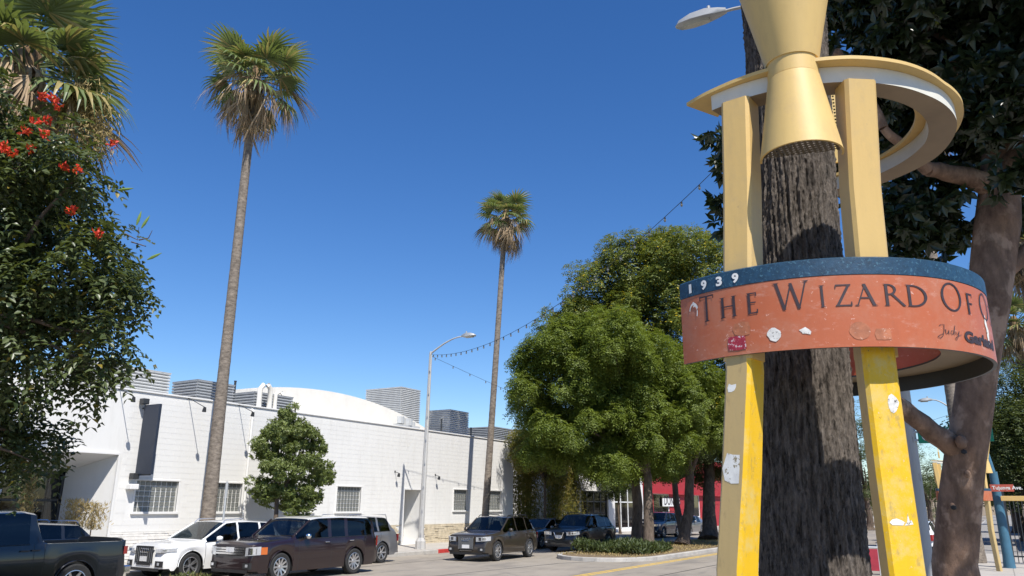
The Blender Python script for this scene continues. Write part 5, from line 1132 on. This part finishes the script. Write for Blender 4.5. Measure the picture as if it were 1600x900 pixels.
def prof_suv(L, H, hood0, cowl, rf, rr, tailz, nose=.55, c0=1.12):
    t = [(0, nose), (.04, nose+.10), (.12, hood0-.04), (.3, hood0), (cowl-.15, c0-.015), (cowl, c0), (rf, H-.035), (rf+.35, H-.006), ((rf+rr)/2, H), (rr, H-.045), (L-.32, tailz+.02), (L-.10, tailz-.06), (L-.03, .62), (L, .55)]
    b = [(0, nose-.03), (.12, hood0-.10), (.3, hood0-.07), (cowl, c0-.07), (cowl+.3, c0-.05), (L-.5, c0+.0), (L-.2, c0-.03), (L-.03, .60), (L, .53)]
    return t, b
def spec(L, W, H, r, fo, wb, hood0, cowl, rf, rr, tailz, win, seams, front, **k):
    t, b = prof_suv(L, H, hood0, cowl, rf, rr, tailz, c0=k.pop('c0', 1.12)); d = dict(L=L, W=W, H=H, r=r, fo=fo, wb=wb, top=t, belt=b, ws=(cowl, rf), bk=(rr, L-.34), win=win, seams=seams, front=front, rear=suv_rear(), mir=cowl+.42); d.update(k); return d
LN = math.pi                                  # heading -X (far side traffic)
def place(px, py, Ynear, s_at, S):           # world x of the car centre so that station s_at on its near side shows at this pixel
    x = ony(px, py, Ynear).x; return (x+(S['L']/2-s_at), Ynear+S['W']/2)
PT = dict(maroon=carpaint('maroon_metallic', (.016, .0062, .0072), .15), cream=carpaint('cream_roof_paint', (.66, .64, .58), 0, .35), white=carpaint('white_car_paint', (.78, .78, .77), 0, .3), bronze=carpaint('bronze_brown_metallic', (.052, .041, .030), .35), black=carpaint('black_car_paint', (.006, .007, .009), .05), navy=carpaint('blue_black_truck_paint', (.005, .007, .012), .05), charcoal=carpaint('charcoal_metallic', (.02, .022, .026), .4), silver=carpaint('grey_silver_metallic', (.27, .27, .28), .6), blue=carpaint('dark_blue_metallic', (.02, .035, .07), .4), red=carpaint('red_car_paint', (.30, .02, .02), .1))
# boxy maroon wagon with a cream roof
S = spec(5.12, 1.93, 1.73, .375, .98, 2.99, 1.06, 1.42, 2.15, 4.75, 1.22, [(1.98, 2.86), (2.98, 3.62), (3.70, 3.74), (3.84, 4.78)], [1.62, 2.92, 3.98], suv_front(.60, (.70, .92), (.62, .985), (.70, .94), wide=True, oval=True, amber=True, frame=None, fogs=True), sp=10, tum=.84, handle='chrome', mirmat='chrome', c0=1.16, clear=.2)
S['top'] = [(0, .55), (.03, .72), (.08, .98), (.3, 1.06), (1.27, 1.14), (1.42, 1.16), (2.08, 1.67), (2.4, 1.715), (3.4, 1.73), (4.7, 1.70), (4.92, 1.60), (5.02, 1.15), (5.09, .7), (5.12, .55)]; S['belt'] = [(0, .52), (.08, .94), (.3, 1.0), (1.42, 1.09), (1.8, 1.10), (4.85, 1.13), (5.02, 1.08), (5.09, .66), (5.12, .53)]; S['bk'] = (4.93, 5.01); S['ws'] = (1.42, 2.08); S['win'] = [(1.86, 2.80), (2.94, 3.52), (3.66, 4.78)]
def flex_rear(strip, car, L, hw):
    for sg in (1, -1): strip('tail_light', sg*.90, sg*.945, .80, 1.10, 'tail_red', .012, -1); strip('tail_light_frame', sg*.945, sg*.952, .78, 1.12, 'chrome', .016, -1)
    strip('rear_bumper', -.85, .85, .32, .5, 'car_black', .012, -1)
S['rear'] = flex_rear
vehicle('station_wagon', 'boxy dark maroon wagon with cream roof crossing the street', S, place(439, 890, 17.35, .98, S), LN, PT['maroon'], roof=PT['cream'])
# white compact suv parked at the kerb
SW = spec(4.5, 1.85, 1.58, .36, .86, 2.68, .98, 1.25, 2.05, 3.85, 1.12, [(1.62, 2.45), (2.52, 3.30), (3.38, 3.92)], [1.30, 2.48, 3.45], suv_front(.40, (.42, .88), (.52, .97), (.74, .86), rings=True, bars=9, barmat='galv_dark', frame='car_black'), sp=5, spk='twin', rails=(2.0, 3.9), c0=1.05)
vehicle('compact_suv', 'white compact suv with black grille parked before the white building', SW, place(299, 880, 19.75, .86, SW), LN, PT['white'])
# bronze suv driving
SQ = spec(4.63, 1.90, 1.66, .37, .88, 2.81, 1.02, 1.32, 2.08, 3.95, 1.18, [(1.66, 2.52), (2.60, 3.42), (3.50, 4.05)], [1.36, 2.56, 3.56], suv_front(.33, (.40, .90), (.46, .96), (.74, .92), rings=True, bars=14, barmat='galv_dark'), sp=8, rails=(2.1, 4.0), railmat='car_black', c0=1.10, trim='chrome')
vehicle('driving_suv', 'dark bronze suv with chrome framed grille driving past the red kerb', SQ, place(774, 870, 16.9, .88, SQ), LN+R_(4), PT['bronze'])
# black suv with chevron grille
SN = spec(4.65, 1.84, 1.70, .36, .90, 2.70, 1.02, 1.25, 2.0, 3.9, 1.2, [(1.6, 2.48), (2.56, 3.36), (3.44, 4.0)], [1.3, 2.52, 3.5], suv_front(.30, (.55, .88), (.42, .97), (.76, .93), vee=True, frame=None), sp=5, rails=(2.0, 3.9), railmat='car_black', c0=1.12)
vehicle('driving_suv', 'black suv with silver chevron grille half behind the median plants', SN, place(915, 860, 16.75, .90, SN), LN, PT['black'])
# grey suv parked behind the wagon
SV = spec(4.7, 1.9, 1.68, .36, .88, 2.78, 1.02, 1.3, 2.05, 4.0, 1.2, [(1.65, 2.5), (2.6, 3.4), (3.5, 4.1)], [1.35, 2.55, 3.55], suv_front(), sp=6, rails=(2.0, 4.2), c0=1.12)
vehicle('parked_suv', 'grey suv parked at the kerb behind the maroon wagon', SV, place(597, 868, 19.7, .88+2.78, SV), LN, PT['silver'])
# dark suv behind the pickup
SD = spec(4.6, 1.88, 1.60, .36, .88, 2.74, 1.0, 1.28, 2.05, 3.85, 1.15, [(1.64, 2.5), (2.58, 3.38), (3.46, 3.98)], [1.34, 2.54, 3.5], suv_front(), sp=5, rails=(2.0, 3.9), c0=1.08, railmat='chrome', trim='chrome')
vehicle('parked_suv', 'charcoal suv parked beyond the black pickup', SD, place(172, 830, 19.7, 4.55, SD), LN, PT['charcoal'])
# silver sedan sliver between the two dark suvs
SE = spec(4.7, 1.82, 1.45, .34, .9, 2.75, .88, 1.35, 2.15, 3.35, 1.02, [(1.8, 2.55), (2.63, 3.35)], [1.4, 2.6, 3.5], suv_front(.3, (.45, .7), (.5, .97), (.62, .76)), sp=5, c0=.98)
vehicle('parked_sedan', 'silver sedan parked between the bronze and black suvs', SE, place(838, 850, 19.75, .3, SE), LN, PT['silver'])
# black pickup truck
SP = dict(L=5.7, W=1.95, H=1.90, r=.40, fo=.95, wb=3.6, clear=.32, top=[(0, .7), (.05, .85), (.15, 1.14), (.4, 1.2), (1.45, 1.27), (1.6, 1.28), (2.3, 1.85), (2.6, 1.89), (3.4, 1.90), (3.62, 1.86), (3.80, 1.30), (3.83, 1.30), (5.55, 1.30), (5.62, 1.30), (5.68, .8), (5.7, .7)],
          belt=[(0, .66), (.15, 1.06), (.4, 1.12), (1.6, 1.2), (3.8, 1.23), (5.62, 1.23), (5.68, .78), (5.7, .68)], ws=(1.6, 2.3), bk=(3.63, 3.79), win=[(2.0, 2.78), (2.88, 3.5)], seams=[1.66, 2.84, 3.6, 3.82], bed=(3.84, 5.6), front=suv_front(.4, (.7, 1.0), (.5, .97), (.85, 1.05)), mir=2.0, sp=6, tum=.80,
          wid=[(0, .84), (.06, .9), (.2, .96), (.5, 1), (5.5, 1), (5.62, .985), (5.7, .95)])
def pick_rear(strip, car, L, hw):
    for sg in (1, -1): strip('tail_light', sg*.80, sg*.99, .95, 1.12, 'tail_red', .012, -1)
    mb = MB().box((-L/2-.16, -hw*.95, .52), (-L/2+.02, hw*.95, .70)); mb.build('rear_bumper', 'chrome', car, bevel=.03); MB().box((-L/2-.01, -hw*.86, .72), (-L/2+.04, hw*.86, 1.25)).build('tailgate', PT['navy'], car, bevel=.02)
SP['rear'] = pick_rear
vehicle('pickup_truck', 'black pickup truck with empty bed in the left corner', SP, place(121, 880, 17.2, .95+3.6, SP), LN, PT['navy'], cat='truck')
# parked cars under the trees and far along the street
SF = dict(SV); 
vehicle('parked_suv', 'dark blue suv parked under the trees before the red shop', SN, (ony(1030, 830, 20.6).x, 20.6), LN, PT['blue']); vehicle('parked_sedan', 'grey blue sedan parked right of the dark blue suv under the trees', SE, (ony(1060, 828, 20.6).x+1.6, 20.6), LN, PT['silver'])
for px, py, lb, pt, sp_ in ((1413, 829, 'distant dark blue car ahead between yellow leg and brown trunk', 'blue', SN), (1402, 825, 'distant white car left of the distant dark blue car', 'white', SE), (1432, 845, 'white car with red tail lamps partly hidden by the brown trunk', 'white', SW)):
    y_ = {1413: 5.2, 1402: 8.4, 1432: 3.4}[px]; x_ = ony(px, py, y_).x; vehicle('distant_car', lb, sp_, (min(x_, 140), y_), 0, PT[pt])
# ---------------------------------------------------------------- street furniture
def street_lamp(label, base, top, lum, r=.11, group='street lamps', lum_len=.75, concrete=True, plinth=True):
    base, top, lum = Vector(base), Vector(top), Vector(lum); t = thing('street_lamp', label, 'street lamp', base, group=group)
    n = 12; MB().tube([base.lerp(top, i/n) for i in range(n+1)], [r*1.15-(r*.55)*i/n for i in range(n+1)], 12).build('pole', 'pole_concrete', t, smooth=True, angle=60)
    if plinth: MB().tube([base, base+Vector((0, 0, .35)), base+Vector((0, 0, .5))], [r*2.1, r*2.0, r*1.25], 8).build('plinth', 'pole_concrete', t)
    MB().lathe([(.001, .12), (.05, .1), (.07, 0), (.07, -.1)], top, 10).build('pole_cap', 'lamp_grey', t, smooth=True)
    d = lum-top; pts = []; m_ = 12
    for i in range(m_+1):
        u = i/m_; pts.append(top+Vector((d.x*u, d.y*u, d.z*math.sin(u*math.pi/2))))
    MB().tube(pts, [.045-.015*i/m_ for i in range(m_+1)], 8).build('arm', 'pole_concrete', t, smooth=True, angle=80)
    h = Vector((d.x, d.y, 0)).normalized(); e = Vector((-h.y, h.x, 0)); rings = []
    for s_, w_, z0, z1 in ((-.05, .05, -.03, .05), (.1, .09, -.05, .09), (.35, .15, -.06, .13), (.65, .17, -.06, .11), (.9, .13, -.05, .05), (1.0, .04, -.03, 0)):
        c = lum+h*s_*lum_len; rings.append([c+e*w_+Vector((0, 0, z0*.6)), c+e*w_*.8+Vector((0, 0, z0)), c-e*w_*.8+Vector((0, 0, z0)), c-e*w_+Vector((0, 0, z0*.6)), c-e*w_*.75+Vector((0, 0, z1)), c+Vector((0, 0, z1*1.15)), c+e*w_*.75+Vector((0, 0, z1))])
    hd = MB().loft(rings).build('lamp_head', 'lamp_grey', t, smooth=True, angle=50)
    rr = []
    for s_, w_ in ((.28, .07), (.4, .12), (.65, .13), (.82, .08)): c = lum+h*s_*lum_len; rr.append([c+e*w_+Vector((0, 0, -.055)), c+e*w_*.6+Vector((0, 0, -.10)), c-e*w_*.6+Vector((0, 0, -.10)), c-e*w_+Vector((0, 0, -.055))])
    MB().loft(rr).build('lens', 'lens', hd, smooth=True); MB().tube([lum+h*.3*lum_len+Vector((0, 0, .1)), lum+h*.3*lum_len+Vector((0, 0, .22))], .035, 8).build('photocell', 'lamp_grey', hd)
    return t
street_lamp('concrete street lamp with curved arm before the white wall', (28.91, 22.4, 0), (29.15, 22.4, 8.95), (29.2, 20.6, 9.62), .115)
nl = street_lamp('near grey lamp pole with long arm behind the sculpture', (12.9, .97, 0), (12.9, .98, 10.05), (12.9, 3.2, 11.05), .085, lum_len=.95)
street_lamp('distant street lamp reaching left beside the brown tree trunk', (52.0, 1.5, 0), (52.0, 1.5, 7.5), (52.0, 2.5, 8.15), .07)
street_lamp('far street lamp on the same side beyond the trees', (96, 22.4, 0), (96, 22.4, 8.9), (96, 20.6, 9.6), .11)
# street name sign on the near pole
gs = thing('street_name_sign', 'green street name sign with a round white emblem on the near pole', 'sign', (12.84, .85, 2.95))
z0, z1 = onx(1470, 692, 12.84).z, onx(1470, 668, 12.84).z; y0, y1 = onx(1434, 680, 12.84).y, onx(1552, 680, 12.84).y
pl = MB().box((12.83, y1, z0), (12.85, y0, z1)).build('sign_plate', 'sign_green', gs, bevel=.004)
c = onx(1449, 681, 12.82); MB().add([(12.824, c.y+.075*math.cos(k*math.pi/10), c.z+.075*math.sin(k*math.pi/10)) for k in range(20)], [tuple(range(20))]).build('emblem', 'sign_white', pl)
mb = MB()
for k in range(7): a = k*math.pi*2/7; mb.add([(12.822, c.y+.055*math.cos(a), c.z+.055*math.sin(a)), (12.822, c.y+.055*math.cos(a+.5), c.z+.055*math.sin(a+.5)), (12.822, c.y+.02*math.cos(a+.25), c.z+.02*math.sin(a+.25))], [(0, 1, 2)])
mb.build('emblem_mark', 'sign_green', pl)
put_text('4400', .085, 'sign_white', pl, (12.823, onx(1470, 676, 12.82).y, onx(1470, 676, 12.82).z), (0, -1, 0), (0, 0, 1), .002, .001)
for z in (z0+.05, z1-.05): MB().box((12.84, .84, z-.015), (12.9, .98, z+.015)).build('bracket', 'galv', gs)
# festoon lights
def festoon(label, A, B, sag, n, step):
    A, B = Vector(A), Vector(B); t = thing('string_lights', label, 'string lights', A, group='festoon lights across the street'); pts = [A.lerp(B, k/40)-Vector((0, 0, 4*sag*(k/40)*(1-k/40))) for k in range(41)]
    MB().tube(pts, .008, 5).build('cable', 'wire', t); L = (B-A).length; k = .4; bm_ = None
    while k < L-.2:
        u = k/L; p = A.lerp(B, u)-Vector((0, 0, 4*sag*u*(1-u)))
        if bm_ is None:
            o = MB().lathe([(.001, 0), (.02, -.005), (.022, -.06), (.03, -.065), (.032, -.09), (.018, -.12), (.001, -.13)], (0, 0, 0), 8).build('bulb', 'wire', t, smooth=True, org=(0, 0, 0)); bm_ = o.data
            bm_.materials.append(MAT['bulb'])
            for f in bm_.polygons: f.material_index = 1 if f.center.z < -.063 else 0
        else: o = link('bulb', bm_, t)
        o.location = p-A; k += step
festoon('string of bulbs crossing from the near pole to the curved lamp', (12.9, .98, 10.0), (29.12, 22.4, 8.9), 1.6, 40, .72)
festoon('string of bulbs running from the curved lamp towards the trees', (29.12, 22.4, 8.85), (96, 22.4, 8.7), 2.0, 40, 1.5)
festoon('far string of bulbs seen beneath the distant lamp', (52, 1.5, 7.3), (60, 21, 7.2), 1.3, 20, 1.0)
p, q = at(96, 42, 30), at(160, -12, 30); tag(MB().tube([p, p.lerp(q, .5)-Vector((0, 0, .05)), q], .012, 5).build('utility_cable', 'wire', None, org=p), 'thin dark cable above the left palm', 'cable')
c = ony(350, 800, 22.3); t = thing('sign_post', 'thin grey parking sign post right of the left tall palm trunk', 'sign post', (c.x, 22.3, 0)); zt = ony(352, 752, 22.3).z
MB().tube([(c.x, 22.3, 0), (c.x, 22.3, zt)], .035, 8).build('post', 'galv', t); MB().box((c.x-.01, 22.24, zt-.55), (c.x+.012, 22.36, zt-.08)).build('sign_plate', 'galv', t)
# blue pole with brick red street plate
bp = Vector((32.6, -.06, 0)); zt1, zt0 = onx(1566, 737, 32.6).z, onx(1560, 697, 32.6).z
t = thing('blue_pole', 'blue painted pole with a thin mast and a red street plate', 'pole', bp)
MB().tube([bp, bp+Vector((0, 0, .4)), bp+Vector((0, .05, zt1))], [.19, .165, .13], 14).build('shaft', 'blue_pole', t, smooth=True, angle=50); MB().tube([(bp.x, .0, zt1), (bp.x, .1, zt0)], [.09, .05], 10).build('mast', 'blue_pole', t, smooth=True)
a, b = onx(1546, 757, 32.3), onx(1585, 768, 32.3); pl = MB().box((32.28, b.y, b.z), (32.31, a.y, a.z)).build('street_plate', 'sign_red', t)
put_text('Tujunga Ave.', .17, 'sign_white', pl, (32.275, a.y-.06, b.z+.07), (0, -1, 0), (0, 0, 1), .003, .001)
a, b = onx(1563, 775, 32.2), onx(1640, 783, 32.2); tag(MB().box((32.1, b.y, b.z), (32.25, a.y, a.z)).build('beam', 'cream_post', None, org=(32.2, a.y, b.z), bevel=.01), 'long cream horizontal beam running right from the blue pole', 'beam')
MB().tube([(32.2, b.y, 0), (32.2, b.y, b.z)], .06, 8).build('beam_post', 'cream_post', bpy.data.objects['beam'])
fn_ = thing('iron_fence', 'black iron fence at the right edge behind the blue pole', 'fence', (35, -1.5, 0))
for k in range(24): MB().box((35-.015, -.25-.13*k-.015, .05), (35+.015, -.25-.13*k+.015, 2.45)).build('picket', 'dark_trim', fn_)
for z in (.25, 2.3): MB().box((34.975, -3.4, z), (35.025, -.2, z+.06)).build('rail', 'dark_trim', fn_)
for y in (-.2, -1.8, -3.4): MB().box((34.95, y-.05, 0), (35.05, y+.05, 2.6)).build('post', 'dark_trim', fn_)
ws_ = thing('side_building', 'pale building glimpsed behind the iron fence at right', 'building', (50, -8, 0)); MB().box((44, -14, 0), (62, -3.6, 4.6)).build('wall', 'white_stucco', ws_); MB().box((43.95, -9, .9), (43.99, -5.5, 2.8)).build('window', 'dark_trim', ws_); MB().box((43.8, -14, 4.6), (62.2, -3.4, 4.8)).build('roof_edge', 'tan_roof', ws_)
# red kerbside barrier with white posts
bz = onz(1357, 898, ROAD); t = thing('kerbside_barrier', 'red panel barrier with white posts in the roadway left of the yellow leg', 'barrier', (28.9, 3.8, ROAD))
for k in range(3): MB().box((28.9, 3.15+.42*k, ROAD+.12), (28.95, 3.15+.42*k+.38, ROAD+.80)).build('panel', 'red_barrier', t)
for k in range(4): MB().tube([(28.93, 3.13+.42*k, ROAD), (28.93, 3.13+.42*k, ROAD+.98)], .028, 8).build('post', 'sign_white', t)
MB().box((28.9, 3.1, ROAD+.84), (28.96, 4.45, ROAD+.88)).build('rail', 'sign_white', t)
# bench before the red shop
c = ony(1096, 822, 23.5); t = thing('bench', 'orange wooden bench before the red shop window', 'bench', (c.x, 23.5, 0))
for k in range(4): MB().box((c.x-1.1, 23.3+.12*k, .44), (c.x+1.1, 23.4+.12*k, .48)).build('seat_plank', 'wood', t)
for k in range(3): MB().box((c.x-1.1, 23.78, .56+.14*k), (c.x+1.1, 23.82, .67+.14*k)).build('back_plank', 'wood', t)
for sx in (-.95, .95): MB().box((c.x+sx-.04, 23.3, 0), (c.x+sx+.04, 23.77, .435)).build('leg', 'wood', t)
# buildings and houses closing the far end of the street
for k, (x0, x1, y0, y1, h, mt, lb) in enumerate(((150, 185, D, D+20, 7, 'white_stucco', 'far pale building on the far side at the end of the street'), (118, 146, D, D+20, 5.5, 'tan_roof', 'far tan building on the far side beyond the red shop'), (70, 110, -18, -4, 5.2, 'white_stucco', 'far pale building on the near side behind the right hand trees'), (300, 330, -30, 50, 9, 'tan_roof', 'low building closing the far end of the street'))):
    t = thing('far_building', lb, 'building', ((x0+x1)/2, y0, 0), group=None); MB().box((x0, y0, -.1), (x1, y1, h)).build('wall', mt, t); MB().box((x0-.2, y0-.2, h), (x1+.2, y1+.2, h+.3)).build('parapet', 'white_stucco', t)
    for i in range(5):
        xx = x0+(x1-x0)*(i+.25)/5; MB().box((xx, y0-.03, .8), (xx+(x1-x0)*.1, y0+.01, 2.8)).build('window', 'dark_trim', t) if k < 2 else MB().box((xx, y1-.01, .8), (xx+(x1-x0)*.1, y1+.03, 2.8)).build('window', 'dark_trim', t)
for k, (x, y, h) in enumerate(((110, 24, 8), (135, 15, 9), (160, 24, 10), (190, 15, 9), (230, 23, 10), (120, -.5, 9), (165, 0, 9), (215, -1, 10), (260, 5, 12), (270, 16, 12), (60, -1.2, 8), (80, -1, 8.5))):
    median_tree(['far roadside tree before the distant buildings', 'far tree on the median further along', 'tall far tree near the end of the street', 'far median tree near the end of the street', 'last far side tree before the street closes', 'far near side tree beyond the second sculpture', 'further near side tree along the pavement', 'last near side tree at the end of the street', 'tree at the very end of the street', 'second tree at the very end of the street', 'near side tree past the blue pole', 'second near side tree past the blue pole'][k], (x, y, 0), (x, y, h*.4), [(Vector((x+random.uniform(-1.6, 1.6), y+random.uniform(-1.6, 1.6), h*random.uniform(.5, .9))), random.uniform(1.2, 2.0)) for _ in range(7)], 2600, .28, 'far_leaf', .22, m=2, wr=.5, sub=14, subr=.4, group='far street trees', nb=4)
